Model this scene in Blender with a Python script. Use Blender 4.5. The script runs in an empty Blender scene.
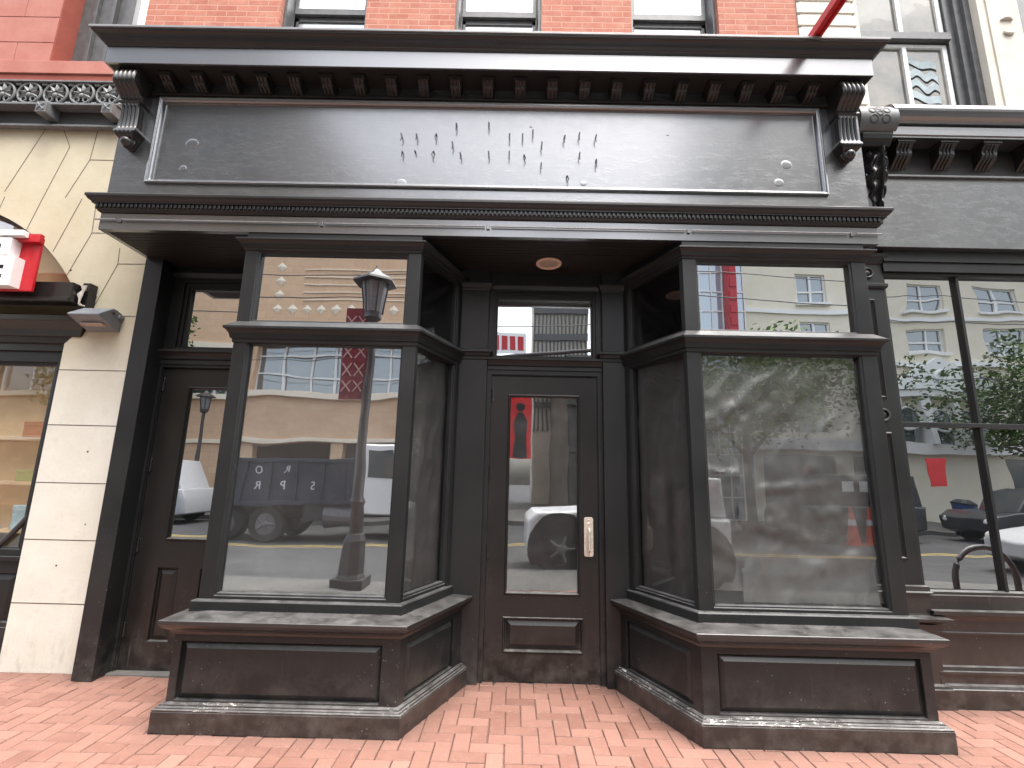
import bpy, bmesh, math, random
from mathutils import Vector, Matrix, noise as mnoise
random.seed(7)
scene = bpy.context.scene
col = scene.collection
R = math.radians

# ------------------------------------------------------------------ helpers
class PF:
    """vertical plane: s runs along d, o is outward (right hand of travel)"""
    def __init__(s, x, y, x2, y2):
        L = math.hypot(x2 - x, y2 - y)
        s.x, s.y, s.L = x, y, L
        s.dx, s.dy = (x2 - x) / L, (y2 - y) / L
        s.nx, s.ny = s.dy, -s.dx
    def m(s, a, z, o=0.0):
        return (s.x + s.dx * a + s.nx * o, s.y + s.dy * a + s.ny * o, z)

class MB:
    def __init__(s):
        s.v, s.f, s.mi = [], [], []
    def face(s, pts, mi=0):
        n = len(s.v)
        s.v += [tuple(p) for p in pts]
        s.f.append(tuple(range(n, n + len(pts)))); s.mi.append(mi)
    def mesh(s, verts, faces, mi=0):
        n = len(s.v)
        s.v += [tuple(p) for p in verts]
        for f in faces:
            s.f.append(tuple(n + i for i in f)); s.mi.append(mi)
    def box(s, x0, x1, y0, y1, z0, z1, mi=0):
        v = [(x, y, z) for z in (z0, z1) for y in (y0, y1) for x in (x0, x1)]
        s.mesh(v, [(0, 2, 3, 1), (4, 5, 7, 6), (0, 1, 5, 4), (2, 6, 7, 3), (0, 4, 6, 2), (1, 3, 7, 5)], mi)
    def pbox(s, pf, a0, a1, z0, z1, o0, o1, mi=0):
        v = [pf.m(a, z, o) for z in (z0, z1) for o in (o1, o0) for a in (a0, a1)]
        s.mesh(v, [(0, 2, 3, 1), (4, 5, 7, 6), (0, 1, 5, 4), (2, 6, 7, 3), (0, 4, 6, 2), (1, 3, 7, 5)], mi)
    def rings(s, pf, rects, cap=False, mi=0):
        """rects: (a0,a1,z0,z1,o) successive; quads between them"""
        loops = []
        for (a0, a1, z0, z1, o) in rects:
            loops.append([pf.m(a0, z0, o), pf.m(a1, z0, o), pf.m(a1, z1, o), pf.m(a0, z1, o)])
        n = len(s.v)
        for l in loops: s.v += l
        for k in range(len(loops) - 1):
            b = n + 4 * k
            for i in range(4):
                j = (i + 1) % 4
                s.f.append((b + i, b + j, b + 4 + j, b + 4 + i)); s.mi.append(mi)
        if cap:
            b = n + 4 * (len(loops) - 1)
            s.f.append((b, b + 1, b + 2, b + 3)); s.mi.append(mi)
    def inset(s, pf, a0, a1, z0, z1, steps, cap=True, mi=0):
        s.rings(pf, [(a0 + i, a1 - i, z0 + i, z1 - i, o) for i, o in steps], cap, mi)
    def sweep(s, path, prof, closed=False, caps=True, mi=0):
        """path: plan points left->right; prof: (offset, z) pairs"""
        n = len(path); dirs = []
        for i in range(n - 1):
            dx, dy = path[i + 1][0] - path[i][0], path[i + 1][1] - path[i][1]
            L = math.hypot(dx, dy); dirs.append((dx / L, dy / L))
        cols = []
        for i in range(n):
            a = dirs[max(i - 1, 0)]; b = dirs[min(i, n - 2)]
            na, nb = (a[1], -a[0]), (b[1], -b[0])
            mx, my = na[0] + nb[0], na[1] + nb[1]
            k = 2.0 / (mx * mx + my * my)
            mx, my = mx * k, my * k
            cols.append([(path[i][0] + mx * o, path[i][1] + my * o, z) for o, z in prof])
        base = len(s.v); P = len(prof)
        for c in cols: s.v += c
        for i in range(n - 1):
            for j in range(P if closed else P - 1):
                j2 = (j + 1) % P
                s.f.append((base + i * P + j, base + (i + 1) * P + j, base + (i + 1) * P + j2, base + i * P + j2)); s.mi.append(mi)
        if caps:
            s.f.append(tuple(base + j for j in range(P))); s.mi.append(mi)
            s.f.append(tuple(base + (n - 1) * P + j for j in reversed(range(P)))); s.mi.append(mi)
    def tube(s, pts, rad, seg=10, mi=0, caps=True):
        if not isinstance(rad, (list, tuple)): rad = [rad] * len(pts)
        base = len(s.v); P = [Vector(p) for p in pts]
        for i, p in enumerate(P):
            t = (P[min(i + 1, len(P) - 1)] - P[max(i - 1, 0)]).normalized()
            ref = Vector((0, 0, 1)) if abs(t.z) < .9 else Vector((1, 0, 0))
            u = t.cross(ref).normalized(); w = t.cross(u)
            for k in range(seg):
                a = 2 * math.pi * k / seg
                s.v.append(tuple(p + (u * math.cos(a) + w * math.sin(a)) * rad[i]))
        for i in range(len(P) - 1):
            for k in range(seg):
                k2 = (k + 1) % seg
                s.f.append((base + i * seg + k, base + i * seg + k2, base + (i + 1) * seg + k2, base + (i + 1) * seg + k)); s.mi.append(mi)
        if caps:
            s.f.append(tuple(base + k for k in range(seg))); s.mi.append(mi)
            s.f.append(tuple(base + (len(P) - 1) * seg + k for k in reversed(range(seg)))); s.mi.append(mi)
    def prism(s, poly, fn, t0, t1, mi=0):
        """poly 2-D points, fn(p,q,t)->xyz"""
        n = len(poly); b = len(s.v)
        s.v += [fn(p, q, t0) for p, q in poly] + [fn(p, q, t1) for p, q in poly]
        s.f.append(tuple(b + i for i in range(n))); s.mi.append(mi)
        s.f.append(tuple(b + n + i for i in reversed(range(n)))); s.mi.append(mi)
        for i in range(n):
            j = (i + 1) % n
            s.f.append((b + i, b + j, b + n + j, b + n + i)); s.mi.append(mi)
    def dome(s, c, r, depth, nrm, mi=0, seg=12, sx=1.0, rings=4):
        """low dome on a surface facing nrm"""
        N = Vector(nrm).normalized()
        U = N.cross(Vector((0, 0, 1)))
        U = U.normalized() if U.length > .01 else Vector((1, 0, 0))
        V = N.cross(U)
        C = Vector(c); b = len(s.v)
        for i in range(rings):
            a = math.pi / 2 * i / rings
            for k in range(seg):
                t = 2 * math.pi * k / seg
                s.v.append(tuple(C + (U * math.cos(t) * sx + V * math.sin(t)) * r * math.cos(a) + N * depth * math.sin(a)))
        s.v.append(tuple(C + N * depth))
        for i in range(rings - 1):
            for k in range(seg):
                k2 = (k + 1) % seg
                s.f.append((b + i * seg + k, b + i * seg + k2, b + (i + 1) * seg + k2, b + (i + 1) * seg + k)); s.mi.append(mi)
        t = b + rings * seg
        for k in range(seg):
            s.f.append((b + (rings - 1) * seg + k, b + (rings - 1) * seg + (k + 1) % seg, t)); s.mi.append(mi)
    def torus(s, c, R1, r, fn, seg=24, sub=8, mi=0):
        b = len(s.v)
        for i in range(seg):
            a = 2 * math.pi * i / seg
            for j in range(sub):
                t = 2 * math.pi * j / sub
                rr = R1 + r * math.cos(t)
                s.v.append(fn(rr * math.cos(a), rr * math.sin(a), r * math.sin(t)))
        for i in range(seg):
            for j in range(sub):
                i2, j2 = (i + 1) % seg, (j + 1) % sub
                s.f.append((b + i * sub + j, b + i2 * sub + j, b + i2 * sub + j2, b + i * sub + j2)); s.mi.append(mi)
    def wall(s, pf, a0, a1, z0, z1, holes, reveal=.15, mi=0, rmi=None, o=0.0):
        xs = sorted({a0, a1} | {h[0] for h in holes} | {h[1] for h in holes})
        zs = sorted({z0, z1} | {h[2] for h in holes} | {h[3] for h in holes})
        xs = [x for x in xs if a0 <= x <= a1]; zs = [z for z in zs if z0 <= z <= z1]
        for i in range(len(xs) - 1):
            for j in range(len(zs) - 1):
                cx, cz = (xs[i] + xs[i + 1]) / 2, (zs[j] + zs[j + 1]) / 2
                if any(h[0] < cx < h[1] and h[2] < cz < h[3] for h in holes): continue
                s.face([pf.m(xs[i], zs[j], o), pf.m(xs[i + 1], zs[j], o), pf.m(xs[i + 1], zs[j + 1], o), pf.m(xs[i], zs[j + 1], o)], mi)
        for h in holes:
            s.rings(pf, [(h[0], h[1], max(h[2], z0), min(h[3], z1), o), (h[0], h[1], max(h[2], z0), min(h[3], z1), o - reveal)], False, mi if rmi is None else rmi)
    def build(s, name, mats, parent=None, bevel=0.0, smooth=False, merge=True, loc=None):
        me = bpy.data.meshes.new(name)
        me.from_pydata(s.v, [], s.f)
        if not isinstance(mats, (list, tuple)): mats = [mats]
        for m in mats: me.materials.append(m)
        me.polygons.foreach_set('material_index', s.mi)
        bm = bmesh.new(); bm.from_mesh(me)
        if merge: bmesh.ops.remove_doubles(bm, verts=bm.verts, dist=2e-5)
        bmesh.ops.recalc_face_normals(bm, faces=bm.faces)
        bm.to_mesh(me); bm.free()
        if smooth:
            me.polygons.foreach_set('use_smooth', [True] * len(me.polygons))
            try: me.set_sharp_from_angle(angle=R(38))
            except Exception: pass
        o = bpy.data.objects.new(name, me); col.objects.link(o)
        if loc is not None: o.location = loc
        if parent is not None: adopt(o, parent)
        if bevel:
            b = o.modifiers.new('bevel', 'BEVEL'); b.width = bevel; b.segments = 2
            b.limit_method = 'ANGLE'; b.angle_limit = R(35); b.use_clamp_overlap = True
        return o

def adopt(o, p):
    """parent without moving: meshes are written in world coordinates"""
    o.parent = p
    w = world_of(p)
    o.matrix_parent_inverse = w.inverted()
def world_of(o):
    m = Matrix.LocRotScale(o.location, o.rotation_euler, o.scale)
    if o.parent: m = world_of(o.parent) @ o.matrix_parent_inverse @ m
    return m
def tag(o, label=None, cat=None, group=None, kind=None):
    if label: o['label'] = label
    if cat: o['category'] = cat
    if group: o['group'] = group
    if kind: o['kind'] = kind
    return o
def thing(name, loc, label, cat, group=None):
    o = bpy.data.objects.new(name, None); col.objects.link(o)
    o.location = loc; o.empty_display_size = .2
    return tag(o, label, cat, group)
def copy_part(o, parent, loc):
    c = o.copy(); col.objects.link(c); c.location = loc
    adopt(c, parent)
    return c

# ------------------------------------------------------------------ materials
class NT:
    def __init__(s, name):
        s.m = bpy.data.materials.new(name); s.m.use_nodes = True
        s.t = s.m.node_tree; s.t.nodes.clear()
        s.out = s.n('ShaderNodeOutputMaterial')
    def n(s, typ, **kw):
        nd = s.t.nodes.new(typ)
        for k, v in kw.items():
            if k.startswith('i_'):
                nd.inputs[k[2:].replace('_', ' ')].default_value = v
            else: setattr(nd, k, v)
        return nd
    def l(s, a, b): s.t.links.new(a, b)
    def coord(s):
        return s.n('ShaderNodeTexCoord').outputs['Object']
    def noise(s, vec, scale, detail=4, rough=.55, dist=0):
        nd = s.n('ShaderNodeTexNoise'); nd.inputs['Scale'].default_value = scale
        nd.inputs['Detail'].default_value = detail; nd.inputs['Roughness'].default_value = rough
        nd.inputs['Distortion'].default_value = dist
        s.l(vec, nd.inputs['Vector']); return nd.outputs['Fac']
    def scale(s, vec, v):
        nd = s.n('ShaderNodeMapping'); nd.inputs['Scale'].default_value = v
        s.l(vec, nd.inputs['Vector']); return nd.outputs['Vector']
    def ramp(s, fac, a, b, c0=(0, 0, 0, 1), c1=(1, 1, 1, 1)):
        nd = s.n('ShaderNodeValToRGB'); e = nd.color_ramp.elements
        e[0].position, e[1].position = a, b; e[0].color, e[1].color = c0, c1
        s.l(fac, nd.inputs['Fac']); return nd.outputs['Color']
    def mix(s, fac, a, b, blend='MIX'):
        nd = s.n('ShaderNodeMix', data_type='RGBA', blend_type=blend)
        for sock, val in ((nd.inputs[0], fac), (nd.inputs[6], a), (nd.inputs[7], b)):
            if hasattr(val, 'node'): s.l(val, sock)
            elif isinstance(val, (tuple, list)): sock.default_value = (*val[:3], 1)
            else: sock.default_value = val
        return nd.outputs[2]
    def math(s, op, a, b=0.0):
        nd = s.n('ShaderNodeMath', operation=op)
        for sock, val in ((nd.inputs[0], a), (nd.inputs[1], b)):
            if hasattr(val, 'node'): s.l(val, sock)
            else: sock.default_value = val
        return nd.outputs[0]
    def bump(s, h, strength=.1, dist=.01):
        nd = s.n('ShaderNodeBump'); nd.inputs['Strength'].default_value = strength
        nd.inputs['Distance'].default_value = dist
        s.l(h, nd.inputs['Height']); return nd.outputs['Normal']
    def principled(s, colr, rough=.5, normal=None, metal=0.0, spec=.5, coat=0.0):
        p = s.n('ShaderNodeBsdfPrincipled')
        for k, v in (('Base Color', colr), ('Roughness', rough), ('Metallic', metal), ('Specular IOR Level', spec), ('Coat Weight', coat)):
            if hasattr(v, 'node'): s.l(v, p.inputs[k])
            elif isinstance(v, (tuple, list)): p.inputs[k].default_value = (*v[:3], 1)
            else: p.inputs[k].default_value = v
        if normal is not None: s.l(normal, p.inputs['Normal'])
        s.l(p.outputs[0], s.out.inputs[0])
        return p

def mat_paint(name, c=(.010, .0088, .0082), c2=(.019, .017, .016), rough=.36, dust=.5, specks=True, chips=False, bump=.12, stain=False, spec=.5, coat=0.0, crough=.25, brush=False, cior=1.9):
    t = NT(name); v = t.coord()
    n1 = t.noise(v, 1.6, 5, .6); n2 = t.noise(v, 38, 3); n3 = t.noise(t.scale(v, (1, 1, .12)), 24, 4, .6)
    base = t.mix(t.ramp(n1, .3, .7), c, c2)
    base = t.mix(t.math('MULTIPLY', t.ramp(n3, .55, .85), .35), base, (c2[0] * 1.6, c2[1] * 1.6, c2[2] * 1.55))
    # settled dust on ledges, thin scuffed grime elsewhere
    g = t.n('ShaderNodeNewGeometry'); sp = t.n('ShaderNodeSeparateXYZ'); t.l(g.outputs['Normal'], sp.inputs[0])
    up = t.ramp(sp.outputs['Z'], .45, .95)
    d = t.math('MULTIPLY', up, t.ramp(t.noise(v, 9, 6, .7), .3, .7))
    base = t.mix(t.math('MULTIPLY', d, dust), base, (.30, .295, .285))
    if specks:
        vo = t.n('ShaderNodeTexVoronoi', feature='F1'); vo.inputs['Scale'].default_value = 26; t.l(v, vo.inputs['Vector'])
        k = t.ramp(vo.outputs['Distance'], .06, .13, (1, 1, 1, 1), (0, 0, 0, 1))
        k = t.math('MULTIPLY', k, t.ramp(t.noise(v, 5.5, 3), .5, .62))
        pz = t.n('ShaderNodeSeparateXYZ'); t.l(v, pz.inputs[0])
        low = t.ramp(t.math('MULTIPLY', pz.outputs['Z'], .5), .12, .6, (1, 1, 1, 1), (.12, .12, .12, 1))
        dr = t.math('MULTIPLY', t.ramp(t.noise(t.scale(v, (1, 1, .06)), 30, 5, .7), .62, .72), t.ramp(t.noise(v, 2.4, 4), .45, .65))
        base = t.mix(t.math('MULTIPLY', t.math('MULTIPLY', dr, low), .30), base, (.20, .185, .175))
        base = t.mix(t.math('MULTIPLY', t.math('MULTIPLY', k, low), .5), base, (.30, .285, .27))
        gr = t.math('MULTIPLY', t.ramp(t.math('MULTIPLY', pz.outputs['Z'], 1.0), .0, .42, (1, 1, 1, 1), (0, 0, 0, 1)), t.ramp(t.noise(v, 7, 6, .7), .42, .72))
        base = t.mix(t.math('MULTIPLY', gr, .32), base, (.19, .17, .155))
    if chips:
        ch = t.math('MULTIPLY', t.ramp(t.noise(t.scale(v, (.20, .20, 1)), 95, 6, .8), .565, .60), t.ramp(t.noise(v, 2.1, 3), .45, .6))
        base = t.mix(ch, base, (.62, .60, .56))
    if stain:
        st = t.ramp(t.noise(v, 13, 7, .75, .6), .52, .72)
        st = t.math('MULTIPLY', st, t.ramp(t.noise(v, 1.1, 2), .4, .7))
        base = t.mix(t.math('MULTIPLY', st, .28), base, (.16, .16, .165))
    ro = t.math('ADD', t.math('MULTIPLY', n1, .22), rough - .11)
    ro = t.math('ADD', ro, t.math('MULTIPLY', d, .25))
    h = t.math('ADD', t.math('MULTIPLY', n3, .6), t.math('MULTIPLY', n2, .4))
    if brush:     # horizontal brush marks and plank grain, with faint dents
        h = t.math('ADD', t.math('MULTIPLY', h, .25), t.math('MULTIPLY', t.noise(t.scale(v, (.10, 1, 1)), 30, 5, .65), 1.0))
        h = t.math('ADD', h, t.math('MULTIPLY', t.ramp(t.noise(t.scale(v, (.5, 1, 1)), 16, 6, .75), .5, .7), 1.5))
    p = t.principled(base, ro, t.bump(h, bump, .006), spec=spec, coat=coat)
    p.inputs['Coat Roughness'].default_value = crough; p.inputs['Coat IOR'].default_value = cior
    return t.m

def mat_rough(name, c, c2, scale=3.0, rough=.85, bump=.25, fine=60, streak=None, spec=.3, bd=.006):
    t = NT(name); v = t.coord()
    n1 = t.noise(v, scale, 6, .65); n2 = t.noise(v, fine, 4, .6)
    b = t.mix(t.ramp(n1, .32, .68), c, c2)
    b = t.mix(t.math('MULTIPLY', t.ramp(n2, .35, .75), .25), b, tuple(x * .7 for x in c))
    if streak:
        s_ = t.ramp(t.noise(t.scale(v, (1, 1, .15)), 7, 6, .7), .56, .8)
        b = t.mix(t.math('MULTIPLY', s_, .4), b, streak)
    t.principled(b, rough, t.bump(n2, bump, bd), spec=spec)
    return t.m

def mat_simple(name, c, rough=.5, metal=0.0, spec=.5, vary=.15, scale=20, bump=.05, coat=0.0):
    t = NT(name); v = t.coord(); n = t.noise(v, scale, 4)
    b = t.mix(t.ramp(n, .3, .7), tuple(x * (1 - vary) for x in c), tuple(min(1, x * (1 + vary)) for x in c))
    t.principled(b, rough, t.bump(n, bump, .004), metal, spec, coat)
    return t.m

def mat_bricks(name, c1, c2, mortar, w=.205, h=.068, m=.007, flip=False, pale=None):
    t = NT(name); v = t.coord(); sp = t.n('ShaderNodeSeparateXYZ'); t.l(v, sp.inputs[0])
    cb = t.n('ShaderNodeCombineXYZ'); t.l(sp.outputs['Y' if flip else 'X'], cb.inputs[0]); t.l(sp.outputs['Z'], cb.inputs[1])
    br = t.n('ShaderNodeTexBrick'); br.inputs['Scale'].default_value = 1
    br.inputs['Brick Width'].default_value = w; br.inputs['Row Height'].default_value = h
    br.inputs['Mortar Size'].default_value = m; br.inputs['Mortar Smooth'].default_value = .3
    br.inputs['Bias'].default_value = 0
    br.inputs['Color1'].default_value = (*c1, 1); br.inputs['Color2'].default_value = (*c2, 1); br.inputs['Mortar'].default_value = (*mortar, 1)
    t.l(cb.outputs[0], br.inputs['Vector'])
    n1 = t.noise(v, 6, 6, .7); n2 = t.noise(v, 70, 4)
    b = t.mix(t.math('MULTIPLY', t.ramp(n1, .45, .75), .5), br.outputs['Color'], pale or tuple(min(1, x * 1.4) for x in c1))
    b = t.mix(t.math('MULTIPLY', t.ramp(n2, .5, .8), .25), b, tuple(x * .6 for x in c2))
    hgt = t.math('ADD', t.math('MULTIPLY', br.outputs['Fac'], -1.0), t.math('MULTIPLY', n2, .35))
    t.principled(b, .85, t.bump(hgt, .5, .008), spec=.3)
    return t.m

def mat_glass(name, refl=.45, back=(.012, .013, .014), see=0.0, tint=(.93, .96, .97), wave=.02, wscale=1.3, haze=0.0, hazec=(.3, .3, .3), rough=0.0):
    """shop glass: mirror-like sheen over what lies behind it (see = share let through)"""
    t = NT(name); v = t.coord()
    n = t.noise(v, wscale, 2, .4)
    nrm = t.bump(n, wave, .15)
    gl = t.n('ShaderNodeBsdfGlossy'); gl.inputs['Color'].default_value = (*tint, 1); gl.inputs['Roughness'].default_value = rough
    t.l(nrm, gl.inputs['Normal'])
    df = t.n('ShaderNodeBsdfDiffuse'); df.inputs['Color'].default_value = (*back, 1)
    body = df.outputs[0]
    if haze > 0:
        hz = t.math('MULTIPLY', t.ramp(t.noise(v, 2.2, 6, .65), .35, .75), haze)
        c = t.mix(hz, back, hazec); t.l(c, df.inputs['Color'])
    if see > 0:
        tr = t.n('ShaderNodeBsdfTransparent'); mx = t.n('ShaderNodeMixShader'); mx.inputs[0].default_value = see
        t.l(df.outputs[0], mx.inputs[1]); t.l(tr.outputs[0], mx.inputs[2]); body = mx.outputs[0]
    lw = t.n('ShaderNodeFresnel'); gb = t.n('ShaderNodeNewGeometry')
    t.l(t.math('SUBTRACT', 1.5, t.math('MULTIPLY', gb.outputs['Backfacing'], 1.5 - 1 / 1.5)), lw.inputs['IOR'])
    f = t.math('ADD', t.math('MULTIPLY', lw.outputs[0], 1 - refl), refl - .04)
    mx2 = t.n('ShaderNodeMixShader'); t.l(f, mx2.inputs[0]); t.l(body, mx2.inputs[1]); t.l(gl.outputs[0], mx2.inputs[2])
    t.l(mx2.outputs[0], t.out.inputs[0])
    return t.m

def mat_leaf(name, c1, c2):
    t = NT(name); v = t.coord(); n = t.noise(v, 1.8, 4)
    n2 = t.noise(v, 40, 2)
    b = t.mix(t.ramp(t.math('ADD', t.math('MULTIPLY', n, .5), t.math('MULTIPLY', n2, .5)), .35, .65), c1, c2)
    p = t.principled(b, .6, spec=.3)
    try: p.inputs['Transmission Weight'].default_value = .0
    except Exception: pass
    return t.m

def mat_pavers():
    t = NT('paver brick'); v = t.coord()
    at = t.n('ShaderNodeAttribute'); at.attribute_name = 'tone'
    n1 = t.noise(v, 9, 6, .7); n2 = t.noise(v, 90, 4); n0 = t.noise(v, 1.1, 4)
    b = t.ramp(at.outputs['Fac'], 0.0, 1.0, (.175, .083, .061, 1), (.29, .155, .119, 1))
    b = t.mix(t.math('MULTIPLY', t.ramp(n1, .42, .75), .45), b, (.30, .165, .125))
    b = t.mix(t.math('MULTIPLY', t.ramp(n2, .55, .8), .35), b, (.13, .055, .042))
    b = t.mix(t.math('MULTIPLY', t.ramp(n0, .5, .75), .35), b, (.17, .095, .075))
    sp = t.n('ShaderNodeSeparateXYZ'); t.l(v, sp.inputs[0])
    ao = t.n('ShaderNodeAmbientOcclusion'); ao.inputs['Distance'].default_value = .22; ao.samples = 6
    gr = t.ramp(ao.outputs['AO'], .45, .95, (1, 1, 1, 1), (0, 0, 0, 1))  # contact shade, broken up like grime, painted into the paver colour
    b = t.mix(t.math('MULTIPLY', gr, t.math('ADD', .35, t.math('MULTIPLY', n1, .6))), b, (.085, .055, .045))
    # dark gum and dirt blots
    k = t.ramp(t.noise(v, 3.1, 5, .6, .4), .66, .74)
    b = t.mix(t.math('MULTIPLY', k, .45), b, (.13, .095, .085))
    k2 = t.ramp(t.noise(v, 30, 6, .8, .8), .56, .66)
    b = t.mix(t.math('MULTIPLY', k2, .35), b, (.36, .25, .20))
    h = t.math('ADD', t.math('MULTIPLY', n2, .6), t.math('MULTIPLY', n1, .6))
    t.principled(b, .8, t.bump(h, .3, .006), spec=.35)
    return t.m

M = {}
M['black'] = mat_paint('black paint', c=(.0080, .0088, .0092), c2=(.0145, .0155, .0158), rough=.37, spec=.38, dust=.3)
M['black_up'] = mat_paint('weathered black paint of the sign board', c=(.017, .020, .022), c2=(.029, .033, .036), rough=.36, dust=.25, specks=False, bump=.24, stain=True, spec=.6, coat=1.0, crough=.2, brush=True, cior=2.2)
M['corn'] = mat_paint('weathered black paint of the cornice', c=(.022, .025, .027), c2=(.034, .038, .041), rough=.34, dust=.4, specks=False, bump=.06, spec=.6, coat=1.0, crough=.22, cior=2.1)
M['chip'] = mat_paint('chipped black paint', chips=True, dust=.5, coat=.4)
M['crown'] = mat_paint('dark moulding paint', c=(.012, .012, .012), c2=(.020, .020, .020), rough=.34, dust=.35, specks=False, bump=.03, spec=.45)
M['lip'] = mat_paint('light grey lip paint', c=(.14, .145, .15), c2=(.22, .225, .23), dust=.5, specks=False)  # lip coloured a lighter grey than the mouldings below it
M['sill'] = mat_paint('dusty black sill paint', dust=.32, chips=False, coat=.22)
M['soffit'] = mat_paint('dark soffit paint', c=(.009, .008, .0075), c2=(.015, .0135, .0125), rough=.55, spec=.3, specks=False)
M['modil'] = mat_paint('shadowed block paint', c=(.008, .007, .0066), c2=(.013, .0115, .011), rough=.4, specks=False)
M['gloss'] = mat_paint('glossy black paint', c=(.011, .0105, .0105), c2=(.018, .0175, .017), rough=.2, specks=False, dust=.2, bump=.04)
M['door'] = mat_paint('black door paint', c=(.0082, .0076, .0074), c2=(.0150, .0138, .0132), rough=.32, spec=.42)
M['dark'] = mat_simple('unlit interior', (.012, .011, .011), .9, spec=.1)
M['iron'] = mat_simple('grey painted iron', (.125, .13, .13), .45, vary=.2, scale=30, bump=.15)
M['block'] = mat_simple('grey block paint', (.085, .09, .09), .4, vary=.15, bump=.08)
M['irondark'] = mat_simple('dark recess paint', (.03, .03, .03), .6)
def mat_stone():
    t = NT('pale limestone'); v = t.coord()
    n1 = t.noise(v, 2.2, 6, .65); n2 = t.noise(v, 55, 4, .6); n3 = t.noise(v, .9, 4)
    sp = t.n('ShaderNodeSeparateXYZ'); t.l(v, sp.inputs[0])
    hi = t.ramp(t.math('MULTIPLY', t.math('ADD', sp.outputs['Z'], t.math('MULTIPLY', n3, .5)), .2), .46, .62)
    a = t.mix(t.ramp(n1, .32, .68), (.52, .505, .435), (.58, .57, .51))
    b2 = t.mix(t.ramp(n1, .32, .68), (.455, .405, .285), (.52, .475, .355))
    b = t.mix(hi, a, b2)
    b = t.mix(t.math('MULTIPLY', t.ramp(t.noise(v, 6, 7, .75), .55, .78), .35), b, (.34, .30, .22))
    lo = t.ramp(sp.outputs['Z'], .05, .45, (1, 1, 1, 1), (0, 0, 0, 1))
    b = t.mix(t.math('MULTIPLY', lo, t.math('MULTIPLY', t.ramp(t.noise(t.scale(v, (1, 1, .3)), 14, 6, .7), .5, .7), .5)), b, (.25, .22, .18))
    b = t.mix(t.math('MULTIPLY', t.ramp(n2, .4, .8), .15), b, (.36, .32, .25))
    t.principled(b, .85, t.bump(n2, .15, .006), spec=.3)
    return t.m
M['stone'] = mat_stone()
M['joint'] = mat_simple('dark mortar joint', (.085, .065, .05), .9)
M['creamstone'] = mat_rough('cream painted stone', (.54, .50, .42), (.60, .57, .50), 2.6, .8, .15, 50, streak=(.55, .5, .4))
M['redstone'] = mat_rough('red painted stone', (.34, .125, .095), (.40, .175, .14), 3.2, .75, .15, 60)
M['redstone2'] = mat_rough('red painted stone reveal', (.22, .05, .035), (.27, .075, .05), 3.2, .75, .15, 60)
M['brick'] = mat_bricks('salmon painted brick', (.39, .155, .105), (.32, .11, .075), (.42, .22, .16), pale=(.49, .29, .22))
M['frame'] = mat_simple('dark grey window paint', (.075, .077, .078), .4, vary=.25, scale=14)
M['sash'] = mat_simple('pale sash paint', (.62, .64, .63), .45)
M['nickel'] = mat_simple('worn brass plate', (.62, .56, .48), .42, metal=.45, vary=.2, scale=60)
M['nail'] = mat_simple('bent nail steel', (.05, .05, .052), .45, metal=.3)
M['rod'] = mat_simple('grey rod paint', (.20, .20, .20), .38)
M['lampmetal'] = mat_simple('slate grey lamp housing', (.17, .185, .205), .38, vary=.1)
M['trim'] = mat_simple('pale lamp trim', (.66, .47, .36), .5)
M['lens'] = mat_simple('frosted lamp lens', (.42, .32, .26), .4)
M['red'] = mat_simple('red sign paint', (.42, .008, .016), .35, vary=.08)
M['redcloth'] = mat_simple('red banner cloth', (.72, .035, .04), .6, vary=.08)
M['redarm'] = mat_simple('red enamel', (.50, .03, .035), .35, vary=.1)
M['white'] = mat_simple('white letter plastic', (.80, .80, .79), .4, vary=.04)
M['slot'] = mat_simple('grey letter recess', (.16, .16, .17), .6)
M['wire'] = mat_simple('pale cable', (.6, .56, .5), .5)
M['paper_side'] = mat_simple('black paper of the slanted panes', (.085, .082, .08), .40, spec=.5, vary=.25, scale=7, bump=.08)
M['paper'] = mat_simple('black paper', (.105, .105, .10), .42, spec=.8, vary=.25, scale=7, bump=.10, coat=.15)
M['paper2'] = mat_simple('grey film', (.34, .33, .32), .45, spec=.5, vary=.35, scale=2.5, bump=.05)
M['film'] = mat_simple('hazy plastic film', (.15, .148, .143), .3, spec=.6, vary=.4, scale=4, bump=.05)
M['g_bay'] = mat_glass('bay window glass', .46, see=.85, wave=.03, wscale=1.4, rough=.006)
M['g_bayr'] = mat_glass('papered window glass', .10, see=.92, wave=.012)
M['g_side'] = mat_glass('side window glass', .07, see=.9, wave=.01)
M['g_tr'] = mat_glass('transom glass', .66, wave=.01)
M['g_door'] = mat_glass('door glass', .28, see=.85, wave=.02, rough=.01)
M['g_left'] = mat_glass('side door glass', .62, wave=.008)
M['g_nb'] = mat_glass('neighbour shop glass', .58, wave=.03, wscale=1.2, tint=(.88, .90, .90))
M['g_upl'] = mat_glass('lower sash glass', .30, back=(.30, .34, .33), wave=.04, wscale=2, haze=.5, hazec=(.45, .48, .47))
M['g_up'] = mat_glass('upper window glass', .55, back=(.60, .62, .62), wave=.03, wscale=2)
M['g_upd'] = mat_glass('dim upper window glass', .05, back=(.20, .18, .145), wave=.05, wscale=2.4, haze=.9, hazec=(.035, .045, .04))  # mirrored street painted into the pane as tan and dark blotches
M['g_far'] = mat_glass('far window glass', .25, back=(.085, .10, .105), wave=.03)
M['g_shop'] = mat_glass('left shop glass', .16, back=(.05, .04, .03), see=.95, wave=.012)
M['asphalt'] = mat_rough('asphalt', (.05, .05, .052), (.075, .075, .075), 1.2, .9, .4, 120)
M['concrete'] = mat_rough('concrete', (.095, .092, .086), (.135, .13, .12), 1.5, .9, .2, 60)
M['yellow'] = mat_simple('yellow road paint', (.36, .27, .09), .7)
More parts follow.
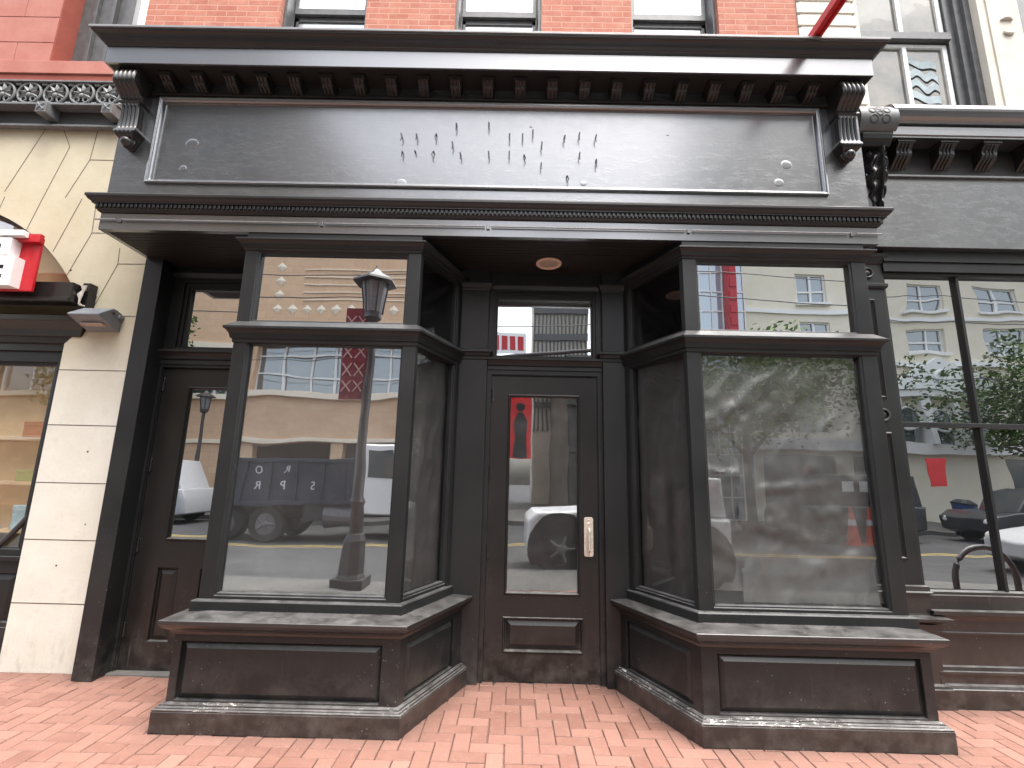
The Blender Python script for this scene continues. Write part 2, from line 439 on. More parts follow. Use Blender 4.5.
M['beige'] = mat_bricks('beige masonry', (.66, .45, .29), (.60, .40, .25), (.52, .37, .25), w=.6, h=.3, m=.01, pale=(.72, .55, .40))
M['beigetrim'] = mat_rough('beige stone trim', (.76, .66, .52), (.82, .74, .60), 2, .85, .1)
M['cream'] = mat_rough('cream stucco', (.72, .66, .52), (.80, .74, .62), .9, .85, .1, 30)
M['whitetrim'] = mat_simple('white painted trim', (.78, .78, .76), .5, vary=.05)
M['tyre'] = mat_simple('black tyre rubber', (.02, .02, .02), .8)
M['rim'] = mat_simple('steel rim', (.16, .16, .165), .45, metal=.5)
M['navy'] = mat_simple('dark navy truck paint', (.018, .022, .040), .35, vary=.15, scale=3)
M['carwhite'] = mat_simple('white vehicle paint', (.74, .75, .76), .25, vary=.03)
M['cardark'] = mat_simple('dark vehicle paint', (.03, .033, .037), .25, vary=.05)
M['carsilver'] = mat_simple('silver vehicle paint', (.42, .43, .44), .25, vary=.05)
M['trucktext'] = mat_simple('white lettering', (.75, .75, .75), .5, vary=.03)
M['maroon'] = mat_simple('maroon banner cloth', (.20, .02, .035), .7)
M['bannertext'] = mat_simple('pale banner pattern', (.55, .42, .42), .7)
M['lamppost'] = mat_simple('dark lamp post paint', (.035, .028, .028), .4)
M['lampglass'] = mat_simple('smoky lantern pane', (.20, .20, .21), .3)
M['bark'] = mat_rough('tree bark', (.10, .075, .055), (.17, .13, .10), 8, .9, .6, 40)
M['leaf'] = mat_leaf('green leaves', (.045, .085, .02), (.10, .15, .04))
M['leaf2'] = mat_leaf('light green leaves', (.09, .16, .035), (.17, .25, .07))
M['cone'] = mat_simple('orange cone plastic', (.75, .09, .04), .5)
M['blue'] = mat_simple('blue bin plastic', (.03, .08, .22), .45)
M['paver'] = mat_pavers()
M['arcade'] = mat_simple('shaded arcade wall', (.16, .14, .12), .9)
M['sand'] = mat_rough('sandy joint fill', (.15, .095, .075), (.23, .155, .125), 6, .95, .3, 90)

# ------------------------------------------------------------------ ground
def slab(name, x0, x1, y0, y1, z, mat, thick=.3):
    mb = MB(); mb.box(x0, x1, y0, y1, z - thick, z)
    o = mb.build(name, mat); return tag(o, kind='structure')
slab('ground', -160, 160, -160, 40, -.16, M['asphalt'], .4)
slab('sidewalk_bed', -40, 40, -4.75, .6, -.012, M['sand'], .2)
slab('kerb_side_pavement', -40, 40, -4.751, -3.16, .002, M['concrete'], .1)
slab('kerb', -40, 40, -4.93, -4.752, -.005, M['concrete'], .2)
slab('far_sidewalk', -60, 60, -21, -15.0, -.02, M['concrete'], .2)
slab('far_kerb', -60, 60, -14.99, -14.84, -.012, M['concrete'], .25)
mb = MB()
for y in (-9.62, -9.86): mb.box(-60, 60, y - .06, y + .06, -.159, -.155)
tag(mb.build('centre_line', M['yellow']), kind='structure')

# herringbone brick pavement
verts, faces, tones = [], [], []
def paver(x0, x1, y0, y1):
    g, bv = .0016, .0045
    x0 += g; x1 -= g; y0 += g; y1 -= g
    dz = random.gauss(0, .0012); tx, ty = random.gauss(0, .004), random.gauss(0, .004)
    jx, jy = random.gauss(0, .0012), random.gauss(0, .0012)
    x0 += jx; x1 += jx; y0 += jy; y1 += jy
    cx, cy = (x0 + x1) / 2, (y0 + y1) / 2
    b = len(verts)
    for (e, z) in ((0, -.03), (0, -.005), (bv, 0)):
        for (px, py) in ((x0 + e, y0 + e), (x1 - e, y0 + e), (x1 - e, y1 - e), (x0 + e, y1 - e)):
            verts.append((px, py, z + dz + (px - cx) * tx + (py - cy) * ty))
    for k in (0, 4):
        for i in range(4):
            j = (i + 1) % 4
            faces.append((b + k + i, b + k + j, b + k + 4 + j, b + k + 4 + i))
    faces.append((b + 8, b + 9, b + 10, b + 11))
    t = min(1, max(0, random.gauss(.5, .2)))
    tones.append(t)
W = .102; LN = .204
for i in range(-60, 60):
    for j in range(-30, 30):
        # 90-degree herringbone: unit cell shifts by one brick width per row
        ox = W * i
        for k in range(1):
            x = W * i + j * 4 * W; y = W * i
            for (x0, y0, w, h) in ((x, y, LN, W), (x + LN, y - W, W, LN)):
                yy = y0 - 2.3
                if yy < -3.35 or yy + h > .42 or x0 < -5.6 or x0 > 5.6: continue
                paver(x0, x0 + w, yy, yy + h)
me = bpy.data.meshes.new('brick_pavement'); me.from_pydata(verts, [], faces)
at = me.attributes.new('tone', 'FLOAT', 'FACE')
at.data.foreach_set('value', [tones[i // 9] for i in range(len(faces))])
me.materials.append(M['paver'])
o = bpy.data.objects.new('brick_pavement', me); col.objects.link(o); tag(o, kind='structure')

# ------------------------------------------------------------------ STOREFRONT
SF = thing('storefront', (-.3, 0, 0), 'black painted wooden storefront with two bay windows and a recessed central door', 'storefront')
YF = -.654
X0, X1 = -3.31, 2.63
fpath = [(X0, .0), (X0, YF), (X1, YF), (X1, .0)]
# sign board
pf = PF(X0, YF, X1, YF)
A = lambda x: x - X0
mb = MB()
mb.rings(pf, [(0, pf.L, 3.60, 4.70, 0), (A(-3.026), A(2.323), 3.749, 4.525, 0)])
mb.inset(pf, A(-3.026), A(2.323), 3.749, 4.525, [(0, 0), (0, .018), (.012, .022), (.022, .014), (.030, .014), (.038, .004), (.042, -.016)])
for s_, x in ((-1, X0), (1, X1)):
    mb.box(min(x, x - s_ * .02), max(x, x - s_ * .02), YF + .001, .05, 3.60, 4.70)
board = mb.build('sign_board', M['black_up'], SF, bevel=.002)
for (x, z, r) in ((-2.72, 4.12, .055), (-2.76, 3.90, .03), (-1.02, 3.80, .05), (.42, 3.83, .025), (2.03, 4.03, .045), (1.96, 3.87, .04), (.0, 4.33, .012), (1.1, 4.28, .012)):
    lump = MB(); lump.dome((x, YF + .0155, z), r * .85, .0022, (0, -1, 0), sx=1.15)
    lump.build('filler_patch', M['black_up'], board, smooth=True)
# bent nails where letters once hung
nails = [(-1.041, 4.199, 3, 0.068),
         (-0.919, 4.202, 1, 0.06),
         (-0.759, 4.205, -1, 0.06),
         (-0.601, 4.299, 0, 0.068),
         (-0.34, 4.314, 0, 0.068),
         (-0.171, 4.213, 0, 0.068),
         (-0.066, 4.215, 0, 0.068),
         (0.016, 4.253, 0, 0.068),
         (-0.627, 4.131, 1, 0.068),
         (0.273, 4.208, -2, 0.068),
         (0.39, 4.233, -1, 0.068),
         (0.524, 4.218, -3, 0.068),
         (-1.021, 4.047, 0, 0.052),
         (-0.919, 4.067, 0, 0.022),
         (-0.771, 4.048, -4, 0.06),
         (-0.56, 4.039, 3, 0.06),
         (-0.334, 4.052, 1, 0.068),
         (-0.17, 4.056, 0, 0.068),
         (-0.052, 4.031, 4, 0.06),
         (0.09, 4.141, -1, 0.075),
         (0.087, 3.963, -1, 0.06),
         (0.392, 4.058, -1, 0.068),
         (0.521, 3.994, 0, 0.075),
         (0.289, 3.854, 3, 0.06)]
for (x, z, lean, L) in nails:      # metres on the board
    L *= 1.02; lean = max(-2, min(2, lean))
    m_ = MB()
    bx = lean * .006
    m_.tube([(x, YF + .02, z + .5 * L), (x, YF - .004, z + .5 * L), (x + bx * .3, YF - .014, z + .3 * L), (x + bx, YF - .017, z - .1 * L), (x + bx * .2, YF - .016, z - .55 * L)], [.0055, .0055, .005, .0045, .003], 7)
    m_.build('nail', M['nail'], board, smooth=True)

# upper cornice
mb = MB()
cpath = [(-3.118, .0), (-3.118, YF), (2.414, YF), (2.414, .0)]
mb.sweep(cpath, [(.2, 4.646), (.216, 4.646), (.216, 4.792), (.19, 4.80)], caps=True)
corn = mb.build('cornice', M['corn'], SF, bevel=.0015)
mb = MB()
mb.sweep(cpath, [(.19, 4.7935), (.221, 4.7935), (.226, 4.806), (.231, 4.808), (.231, 4.816), (.240, 4.820), (.252, 4.832), (.262, 4.848), (.275, 4.860), (.290, 4.868), (.298, 4.870), (.298, 4.880), (.28, 4.8835)])
mb.build('crown_moulding', M['crown'], corn, bevel=.0015)
mb = MB(); mb.sweep(cpath, [(.28, 4.884), (.309, 4.884), (.309, 4.902), (.29, 4.91), (-.60, 5.04)]); mb.build('crown_lip', M['lip'], corn, bevel=.0015)
mb = MB(); mb.sweep(cpath, [(-.02, 4.6465), (.1999, 4.6465), (.1999, 4.70)]); mb.build('cornice_soffit', M['soffit'], corn)
mb = MB()
mb.sweep([(X0 + .23, YF - .001), (X1 - .24, YF - .001)], [(.0, 4.530), (.026, 4.532), (.026, 4.545), (.016, 4.552), (.016, 4.575), (.0, 4.58)])
mb.build('bed_moulding', M['soffit'], corn, bevel=.001)
# modillions: capped little scroll blocks under the soffit
def modillion_mb(w=.082, dep=.140, zt=4.645, h=.100):
    m_ = MB()
    y0 = YF - .001
    m_.box(-w / 2 - .012, w / 2 + .012, y0 - dep - .012, y0, zt - .022, zt)
    m_.box(-w / 2 - .004, w / 2 + .004, y0 - dep - .004, y0, zt - .032, zt - .022)
    pts = []
    for i in range(13):
        a = i / 12
        y = -dep * (1 - a) ** .7 + .012 * math.sin(a * 9)
        z = zt - .032 - (h - .032) * a
        pts.append((y, z))
    prof = [(0, zt - .032)] + pts + [(0, zt - h)]
    m_.prism(prof, lambda p, q, t: (t, y0 + p, q), -w / 2, w / 2)
    # raised leaf ribs on the face
    for dx in (-.03, 0, .03):
        m_.tube([(dx, y0 + y - .002, z) for y, z in pts], [.008 + .004 * math.sin(i * .9) for i in range(13)], 6)
    return m_
X_mod = [-2.914 + .2563 * i for i in range(21)]
mod = modillion_mb().build('modillion', M['modil'], corn, loc=(X_mod[0], 0, 0), bevel=.002)
for x in X_mod[1:]:
    copy_part(mod, corn, (x, 0, 0))
# fluted end brackets
def bracket_mb(w, zt, zb, yb, deep, flutes=5):
    m_ = MB()
    H = zt - zb
    curve = []
    for i in range(49):
        a = i / 48
        if a < .36:      # upper roll
            t = a / .36
            y = deep * (.86 + .20 * math.sin(t * math.pi)) * (1 - .42 * max(0, t - .62) / .38)
        elif a < .42:    # pinch with a bead
            t = (a - .36) / .06
            y = deep * (.50 + .09 * math.sin(t * math.pi))
        elif a < .78:    # fluted waist
            t = (a - .42) / .36
            y = deep * (.52 - .10 * t + .10 * t ** 3)
        elif a < .90:    # lower roll
            t = (a - .78) / .12
            y = deep * (.50 + .14 * math.sin(t * math.pi) ** .8 - .16 * t)
        else:            # tail boss
            t = (a - .90) / .10
            y = deep * (.20 + .20 * math.sqrt(max(0, 1 - t * t))) * (1 - t ** 6)
        curve.append((y, zt - H * a, a))
    N = 61
    b = len(m_.v)
    for (y, z, a) in curve:
        wv = 1.0
        if a > .90: wv = max(.10, .5 * math.sqrt(max(0, 1 - ((a - .90) / .10) ** 2)))
        elif a > .78: wv = 1.0 - .45 * ((a - .78) / .12) ** 2
        elif .40 < a <= .78: wv = .84 + .10 * ((a - .40) / .38) ** 2
        fl = .014 if (a < .34 or .44 < a < .76) else .002
        for k in range(N):
            u = k / (N - 1)
            f = fl * abs(math.sin(u * math.pi * flutes)) - fl
            edge = -.02 if k in (0, N - 1) else 0
            m_.v.append(((u - .5) * w * wv, yb - y - f + edge * 0, z))
    for i in range(len(curve) - 1):
        for k in range(N - 1):
            m_.f.append((b + i * N + k, b + i * N + k + 1, b + (i + 1) * N + k + 1, b + (i + 1) * N + k)); m_.mi.append(0)
    for k, sgn in ((0, -1), (N - 1, 1)):
        pts = [m_.v[b + i * N + k] for i in range(len(curve))]
        for i in range(len(pts) - 1):
            p, q = pts[i], pts[i + 1]
            m_.face([p, q, (q[0], yb, q[2]), (p[0], yb, p[2])])
    m_.dome((0, yb - deep * .20, zb + .055), w * .30, deep * .34, (0, -1, -.25), seg=18, rings=7)
    m_.torus((0, yb, zb), w * .27, .008, lambda p, q, t: (p, yb - deep * .24 - t, zb + .055 + q), 22, 6)
    return m_
for cx_ in (-3.178, 2.478):
    m_ = bracket_mb(.172, 4.645, 4.02, YF, .20)
    m_.v = [(x + cx_, y, z) for x, y, z in m_.v]
    m_.build('scroll_bracket', M['gloss'], SF, smooth=True)
# lower cornice with bead row
lpath = [(-3.305, .0), (-3.305, -.675), (2.655, -.675), (2.655, .0)]
mb = MB()
mb.sweep(lpath, [(-.03, 3.625), (.075, 3.608), (.082, 3.600), (.082, 3.582), (.074, 3.578), (.070, 3.566), (.060, 3.556), (.052, 3.552), (.048, 3.546), (.048, 3.540), (.030, 3.540), (.030, 3.502), (.022, 3.498), (.016, 3.486), (.006, 3.480), (-.02, 3.476)])
lc = mb.build('lower_cornice', M['crown'], SF, bevel=.0012)
mb = MB(); mb.sweep(lpath, [(-.02, 3.4755), (0, 3.4755), (0, 3.343), (-.04, 3.343)]); mb.build('fascia', M['corn'], lc, bevel=.0012)
mb = MB()
x = -3.325
while x < 2.67:
    mb.box(x, x + .021, -.675 - .043, -.675 - .028, 3.506, 3.537); x += .0335
mb.build('bead_row', M['crown'], lc, bevel=.004)
# thin awning rod along the fascia
mb = MB()
clips = [-3.145, -1.593, -.316, 1.212, 2.453]
xs = [-3.33] + clips + [2.665]
for a, b in zip(xs[:-1], xs[1:]):
    g0 = 0 if a == xs[0] else .025
    g1 = 0 if b == xs[-1] else .025
    mb.tube([(a + g0, -.692, 3.417), (b - g1, -.692, 3.417)], .0062, 8)
rod = mb.build('awning_rod', M['rod'], SF, smooth=True)
for x in clips:
    m_ = MB(); m_.box(x - .012, x + .012, -.688, -.6751, 3.398, 3.432)
    m_.build('rod_clip', M['corn'], rod, bevel=.003)
# soffit: beadboard running along the front
mb = MB()
mb.face([(-3.304, -.672, 3.352), (2.654, -.672, 3.352), (2.654, .03, 3.352), (-3.304, .03, 3.352)])
y = -.640
while y < .02:
    mb.box(-3.303, 2.653, y, y + .038, 3.344, 3.3519)
    mb.tube([(-3.303, y + .043, 3.3475), (2.653, y + .043, 3.3475)], .0035, 6)
    y += .048
mb.box(-3.304, 2.654, -.672, -.642, 3.3435, 3.352)
mb.build('soffit', M['soffit'], SF)
# hatch in the soffit, next to the lamp
mb = MB(); mb.box(.36, .86, -.40, -.06, 3.337, 3.3445); mb.build('soffit_hatch', M['soffit'], SF, bevel=.002)

# core wall behind everything
mb = MB()
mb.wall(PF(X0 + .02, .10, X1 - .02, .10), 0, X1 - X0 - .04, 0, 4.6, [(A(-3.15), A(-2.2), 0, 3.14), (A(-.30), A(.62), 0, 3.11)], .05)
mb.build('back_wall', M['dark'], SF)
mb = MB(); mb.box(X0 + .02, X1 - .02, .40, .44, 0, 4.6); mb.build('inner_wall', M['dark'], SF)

# left pilaster
mb = MB()
mb.box(-3.312, -3.157, -.166, .06, 0, 3.343)
mb.build('pilaster', M['black'], SF, bevel=.003)

# ---- side door on the left
pfd = PF(-3.157, .0, -2.15, .0)
D = lambda x: x + 3.157
mb = MB()
mb.rings(pfd, [(0, pfd.L, .0, 2.575, 0), (.022, pfd.L - .06, .0, 2.42, 0), (.022, pfd.L - .06, .0, 2.42, -.015), (.028, pfd.L - .065, .0, 2.414, -.015), (.028, pfd.L - .065, 0, 2.414, -.08)])
mb.rings(pfd, [(0, pfd.L, 2.575, 3.343, 0), (.10, pfd.L - .12, 2.60, 3.20, 0), (.10, pfd.L - .12, 2.60, 3.20, -.02), (.13, pfd.L - .14, 2.60, 3.165, -.02), (.13, pfd.L - .14, 2.60, 3.165, -.032), (.15, pfd.L - .16, 2.612, 3.14, -.032), (.15, pfd.L - .16, 2.612, 3.14, -.07)])
mb.sweep([(-3.157, -.001), (-2.14, -.001)], [(0, 2.44), (.012, 2.445), (.012, 2.48), (.028, 2.49), (.034, 2.515), (.052, 2.535), (.066, 2.545), (.066, 2.566), (.0, 2.578)])
mb.sweep([(-3.157, -.001), (-2.14, -.001)], [(0, 3.235), (.012, 3.24), (.03, 3.275), (.03, 3.29), (0, 3.30)])
fr = mb.build('door_frame', M['black'], SF, bevel=.002)
m_ = MB(); m_.pbox(pfd, .145, pfd.L - .155, 2.608, 3.145, -.064, -.058); m_.build('transom_pane', M['g_left'], fr)
pfl = PF(-3.128, .03, -2.225, .03)
Ls = pfl.L; E = lambda x: x + 3.128
mb = MB()
g = (E(-2.905), E(-2.448), .985, 2.255)
p1 = (E(-2.938), E(-2.762), .215, .775); p2 = (E(-2.591), E(-2.415), .215, .775)
mb.rings(pfl, [(0, Ls, .905, 2.41, 0), (g[0], g[1], g[2], g[3], 0)])
mb.inset(pfl, *g, [(0, 0), (.004, .010), (.012, .010), (.02, -.004), (.022, -.022)], cap=False)
for (a, b, c, d) in ((0, p1[0], .015, .905), (p1[1], p2[0], .015, .905), (p2[1], Ls, .015, .905)):
    mb.face([pfl.m(a, c), pfl.m(b, c), pfl.m(b, d), pfl.m(a, d)])
for p in (p1, p2):
    mb.face([pfl.m(p[0], .015), pfl.m(p[1], .015), pfl.m(p[1], p[2]), pfl.m(p[0], p[2])])
    mb.face([pfl.m(p[0], p[3]), pfl.m(p[1], p[3]), pfl.m(p[1], .905), pfl.m(p[0], .905)])
    mb.inset(pfl, *p, [(0, 0), (.008, -.004), (.014, -.022), (.02, -.022), (.05, -.006)])
leaf = mb.build('door', M['door'], SF, bevel=.002)
m_ = MB(); m_.pbox(pfl, g[0] + .018, g[1] - .018, g[2] + .018, g[3] - .018, -.026, -.02); m_.build('pane', M['g_left'], leaf)
def hinge(pf, a, z, parent):
    m_ = MB()
    p0 = pf.m(a, z - .055, .008); p1_ = pf.m(a, z + .055, .008)
    m_.tube([p0, p1_], .008, 8); m_.pbox(pf, a - .014, a + .02, z - .05, z + .05, -.001, .004)
    m_.tube([pf.m(a, z + .055, .008), pf.m(a, z + .068, .008)], [.006, .003], 8)
    m_.build('hinge', M['gloss'], parent)
for z in (2.265, 1.583, .943, .304): hinge(pfl, .012, z, leaf)
mb = MB(); mb.box(-3.155, -2.16, -.05, .09, -.01, .012); mb.build('threshold', M['concrete'], fr, bevel=.004)

# ---- bay windows
def bay(path_frame, path_dado, front_i, diag_i, glass_front, label, front_mat, panels):
    B = bpy.data.objects.new('bay_window', None); col.objects.link(B)
    B.location = ((path_frame[1][0] + path_frame[2][0]) / 2, -.4, 0); B['label'] = label
    adopt_keep(B, SF)
    # plinth and its moulding
    m_ = MB(); m_.sweep(path_dado, [(-.06, 0), (.05, 0), (.05, .1175), (.0, .1175)]); m_.build('plinth', M['sill'], B, bevel=.003)
    m_ = MB(); m_.sweep(path_dado, [(0, .119), (.047, .119), (.047, .127), (.038, .131), (.035, .138), (.024, .141), (.022, .149), (.008, .154), (.0, .156)])
    m_.build('plinth_moulding', M['chip'], B, bevel=.0015)
    # panelled base
    m_ = MB()
    for i in range(3):
        p = PF(*path_dado[i], *path_dado[i + 1])
        pn = panels[i]
        if pn is None:
            m_.face([p.m(0, .1), p.m(p.L, .1), p.m(p.L, .56), p.m(0, .56)]); continue
        a0, a1 = pn; z0, z1 = .162, .502
        m_.rings(p, [(0, p.L, .1, .56, 0), (a0, a1, z0, z1, 0)])
        m_.inset(p, a0, a1, z0, z1, [(0, 0), (.004, -.002), (.006, -.026), (.008, -.027), (.044, -.002)])
    m_.build('base_panel', M['black'], B, bevel=.002)
    # sill
    m_ = MB()
    m_.sweep(path_dado, [(0, .535), (.010, .540), (.016, .556), (.030, .572), (.052, .584), (.058, .590), (.068, .602), (.073, .608), (.073, .629), (.069, .633), (-.13, .648), (-.15, .648)])
    m_.build('sill', M['sill'], B, bevel=.0015)
    # frames
    m_ = MB(); panes = []
    for i in range(3):
        p = PF(*path_frame[i], *path_frame[i + 1]); L = p.L
        if i == front_i: a0, a1 = glass_front[0] - path_frame[i][0], glass_front[1] - path_frame[i][0]
        elif i == diag_i: a0, a1 = (.055, L - .10) if diag_i == 2 else (.10, L - .055)
        else: a0, a1 = .07, L - .07
        for (zb, zt, h0, h1, nm) in ((.645, 2.54, .742, 2.462, 'pane'), (2.54, 3.343, 2.645, 3.178, 'transom_pane')):
            m_.rings(p, [(0, L, zb, zt, 0), (a0 - .018, a1 + .018, h0 - .012, h1 + .016, 0)])
            m_.rings(p, [(a0 - .018, a1 + .018, h0 - .012, h1 + .016, 0), (a0 - .014, a1 + .014, h0 - .008, h1 + .012, -.010), (a0 - .004, a1 + .004, h0 + .002, h1 + .002, -.012), (a0, a1, h0 + .006, h1, -.022), (a0, a1, h0 + .006, h1, -.05)])
            panes.append((i, p, a0, a1, h0, h1, nm))
            if i == diag_i:
                aa = L - .085 if diag_i == 2 else .03
                m_.pbox(p, aa, aa + .05, h0 - .05, h1 + .04, 0, .012)
    m_.sweep(path_frame, [(0, .640), (.033, .640), (.033, .700), (.026, .707), (.0, .712)])
    m_.sweep(path_frame, [(0, 2.468), (.008, 2.472), (.010, 2.497), (.020, 2.500), (.024, 2.515), (.030, 2.535), (.044, 2.556), (.060, 2.566), (.060, 2.584), (.050, 2.589), (.0, 2.632)])
    m_.sweep(path_frame, [(0, 3.196), (.008, 3.198), (.010, 3.212), (.020, 3.217), (.030, 3.240), (.050, 3.260), (.058, 3.264), (.058, 3.276), (.0, 3.290)])
    m_.build('frame', M['black'], B, bevel=.002)
    for (i, p, a0, a1, h0, h1, nm) in panes:
        q = MB(); q.pbox(p, a0 - .006, a1 + .006, h0 - .004, h1 + .006, -.050, -.044)
        if i == front_i: mt = front_mat[0] if nm == 'pane' else front_mat[1]
        else: mt = M['g_side']
        q.build(nm, mt, B)
    return B
def adopt_keep(o, p):
    o.parent = p; o.matrix_parent_inverse = world_of(p).inverted()
LF = [(-2.152, .02), (-2.152, -.667), (-.816, -.667), (-.560, -.03)]
LD = [(-2.175, .02), (-2.175, -.82), (-.763, -.82), (-.447, -.03)]
RF = [(.842, -.03), (1.160, -.667), (2.535, -.667), (2.535, .02)]
RD = [(.757, -.03), (1.103, -.82), (2.518, -.82), (2.518, .02)]
bL = bay(LF, LD, 1, 2, (-2.038, -.926), 'bay window left of the door', (M['g_bay'], M['g_tr']), [None, (.045, 1.305), (.075, .70)])
bR = bay(RF, RD, 1, 0, (1.275, 2.412), 'bay window right of the door', (M['g_bayr'], M['g_tr']), [(.10, .775), (.096, 1.354), None])

# ---- jambs either side of the main door
for (a, b) in ((-.566, -.326), (.660, .848)):
    mb = MB()
    mb.box(a, b, -.055, .12, 0, 3.343)
    for (z, pr) in ((2.53, [(0, 0), (.008, .004), (.010, .028), (.022, .032), (.030, .055), (.044, .062), (.044, .076), (0, .10)]),
                    (3.155, [(0, 0), (.006, .003), (.008, .02), (.016, .024), (.022, .05), (.03, .056), (.03, .072), (0, .09)])):
        mb.sweep([(a - .001, .1), (a - .001, -.056), (b + .001, -.056), (b + .001, .1)], [(o_, z + q) for o_, q in pr])
    mb.build('door_pilaster', M['black'], SF, bevel=.002)
pfm = PF(-.326, -.012, .660, -.012)
C_ = lambda x: x + .326
mb = MB()
mb.rings(pfm, [(0, pfm.L, -.001, 2.46, 0), (C_(-.291), C_(.622), -.001, 2.415, 0), (C_(-.291), C_(.622), -.001, 2.415, -.012), (C_(-.286), C_(.617), -.001, 2.408, -.012), (C_(-.286), C_(.617), -.001, 2.408, -.06)])
mb.rings(pfm, [(0, pfm.L, 2.46, 3.343, 0), (C_(-.285), C_(.612), 2.575, 3.165, 0), (C_(-.285), C_(.612), 2.575, 3.165, -.018), (C_(-.262), C_(.588), 2.585, 3.125, -.018), (C_(-.262), C_(.588), 2.585, 3.125, -.030), (C_(-.25), C_(.575), 2.592, 3.105, -.034), (C_(-.25), C_(.575), 2.592, 3.105, -.07)])
mb.sweep([(-.32, -.013), (.655, -.013)], [(0, 2.452), (.010, 2.455), (.010, 2.485), (.022, 2.492), (.030, 2.512), (.046, 2.530), (.056, 2.536), (.056, 2.553), (.0, 2.566)])
mb.sweep([(-.32, -.013), (.655, -.013)], [(0, 3.178), (.010, 3.182), (.022, 3.214), (.030, 3.216), (.030, 3.228), (0, 3.238)])
fr = mb.build('door_frame', M['black'], SF, bevel=.002)
m_ = MB(); m_.face([pfm.m(C_(-.256), 2.588, -.055), pfm.m(C_(.581), 2.588, -.055), pfm.m(C_(.581), 3.11, -.065), pfm.m(C_(-.256), 3.11, -.065)]); m_.build('transom_pane', M['g_tr'], fr)
pfl = PF(-.285, .010, .616, .010); E = lambda x: x + .285; Ls = pfl.L
mb = MB()
g = (E(-.138), E(.467), .637, 2.246); p1 = (E(-.142), E(.489), .212, .472)
mb.rings(pfl, [(0, Ls, .54, 2.405, 0), (*g, 0)])
mb.inset(pfl, *g, [(0, 0), (.004, .009), (.012, .009), (.020, -.004), (.022, -.022)], cap=False)
mb.rings(pfl, [(0, Ls, .004, .54, 0), (*p1, 0)])
mb.inset(pfl, *p1, [(0, 0), (.004, .008), (.012, .008), (.020, -.020), (.028, -.020), (.062, -.004)])
leaf = mb.build('door', M['door'], SF, bevel=.002)
m_ = MB(); m_.pbox(pfl, g[0] + .018, g[1] - .018, g[2] + .018, g[3] - .018, -.026, -.02); m_.build('pane', M['g_door'], leaf)
for z in (2.235, 1.58, .955, .323): hinge(pfl, .004, z, leaf)
# handle plate and pull
mb = MB()
n_ = 8; pts = []
a0, a1, z0, z1, rr = E(.500), E(.574), .937, 1.243, .016
for (cx_, cz_, st) in ((a1 - rr, z1 - rr, 0), (a0 + rr, z1 - rr, 90), (a0 + rr, z0 + rr, 180), (a1 - rr, z0 + rr, 270)):
    for i in range(6):
        t = R(st + 90 * i / 5); pts.append((cx_ + rr * math.cos(t), cz_ + rr * math.sin(t)))
mb.prism(pts, lambda p, q, t: pfl.m(p, q, t), .0005, .009)
ac = (a0 + a1) / 2
mb.tube([pfl.m(ac, 1.150, .006), pfl.m(ac, 1.150, .030), pfl.m(ac, 1.135, .042), pfl.m(ac, 1.065, .044), pfl.m(ac, .990, .042), pfl.m(ac, .975, .030), pfl.m(ac, .975, .006)], [.008, .009, .010, .011, .010, .009, .008], 10)
for z in (1.222, .958): mb.dome(pfl.m(ac, z, .009), .006, .003, (0, -1, 0))
mb.dome(pfl.m(ac, 1.19, .009), .013, .004, (0, -1, 0))
mb.build('door_pull', M['nickel'], leaf, bevel=.002)
# grey and hazy sheets behind the glass --------------------------------------
def sheet(name, pf, a0, a1, z0, z1, o, mat, label, amp, folds, seed, group=None, curl=0.0):
    nx, nz = max(8, int((a1 - a0) / .022)), max(12, int((z1 - z0) / .022))
    vs, fs = [], []
    for j in range(nz + 1):
        for i in range(nx + 1):
            a = a0 + (a1 - a0) * i / nx; z = z0 + (z1 - z0) * j / nz
            d = mnoise.fractal(Vector((a * 2.2 + seed, z * 1.5, seed * 3.1)), 1.0, 2.1, 4) * amp
            d += abs(mnoise.noise(Vector((a * 5 + seed * 2, z * 3.3, 1.7)))) * amp * .8
            if folds:
                rg = 1 - abs(mnoise.fractal(Vector((a * 2.6 + seed, z * 2.0 - a * 1.3, seed)), 1.0, 2.0, 3)) * 2.2
                d += amp * .8 * max(0, rg) ** 3
            for (fa, fz, ang, w, h) in folds:
                q = (a - fa) * math.sin(ang) - (z - fz) * math.cos(ang)
                t = (a - fa) * math.cos(ang) + (z - fz) * math.sin(ang)
                d += h * math.exp(-(q / w) ** 2) * math.exp(-(t / .45) ** 2)
            d = max(-.05, min(.027, d - amp * .35))
            vs.append(pf.m(a, z, o + d))
    for j in range(nz):
        for i in range(nx):
            k = j * (nx + 1) + i
            fs.append((k, k + 1, k + nx + 2, k + nx + 1))
    m_ = MB(); m_.mesh(vs, fs)
    ob = m_.build(name, mat, None, smooth=True)
    return tag(ob, label, 'paper sheet' if 'paper' in name else 'plastic film', group)
pR = PF(1.160, -.667, 2.535, -.667)
sheet('paper_sheet', pR, .335, 1.262, .752, 2.50, -.100, M['paper'], 'wide wrinkled black paper sheet taped inside the front pane of the right bay', .024,
      [(.50, 2.2, .72, .05, .035), (.62, 2.05, .66, .05, .035), (.45, 1.75, 1.5, .04, .02), (.75, 1.6, 1.55, .05, .02), (.8, 2.3, .9, .05, .025), (.5, 1.5, .1, .03, .025), (.55, 1.25, 2.8, .05, .03), (.9, 1.0, .2, .06, .02), (.42, .9, 1.2, .03, .02), (1.0, 1.9, 1.2, .07, .02)], 3.3)
sheet('paper_sheet', pR, .095, .350, .822, 2.50, -.080, M['paper'], 'narrow black paper strip hanging short of the sill inside the right bay front pane', .02,
      [(.2, 1.62, -.15, .025, .02), (.2, 2.0, .5, .05, .015), (.2, 1.1, 2.6, .04, .015)], 8.1)
pRd = PF(.842, -.03, 1.160, -.667)
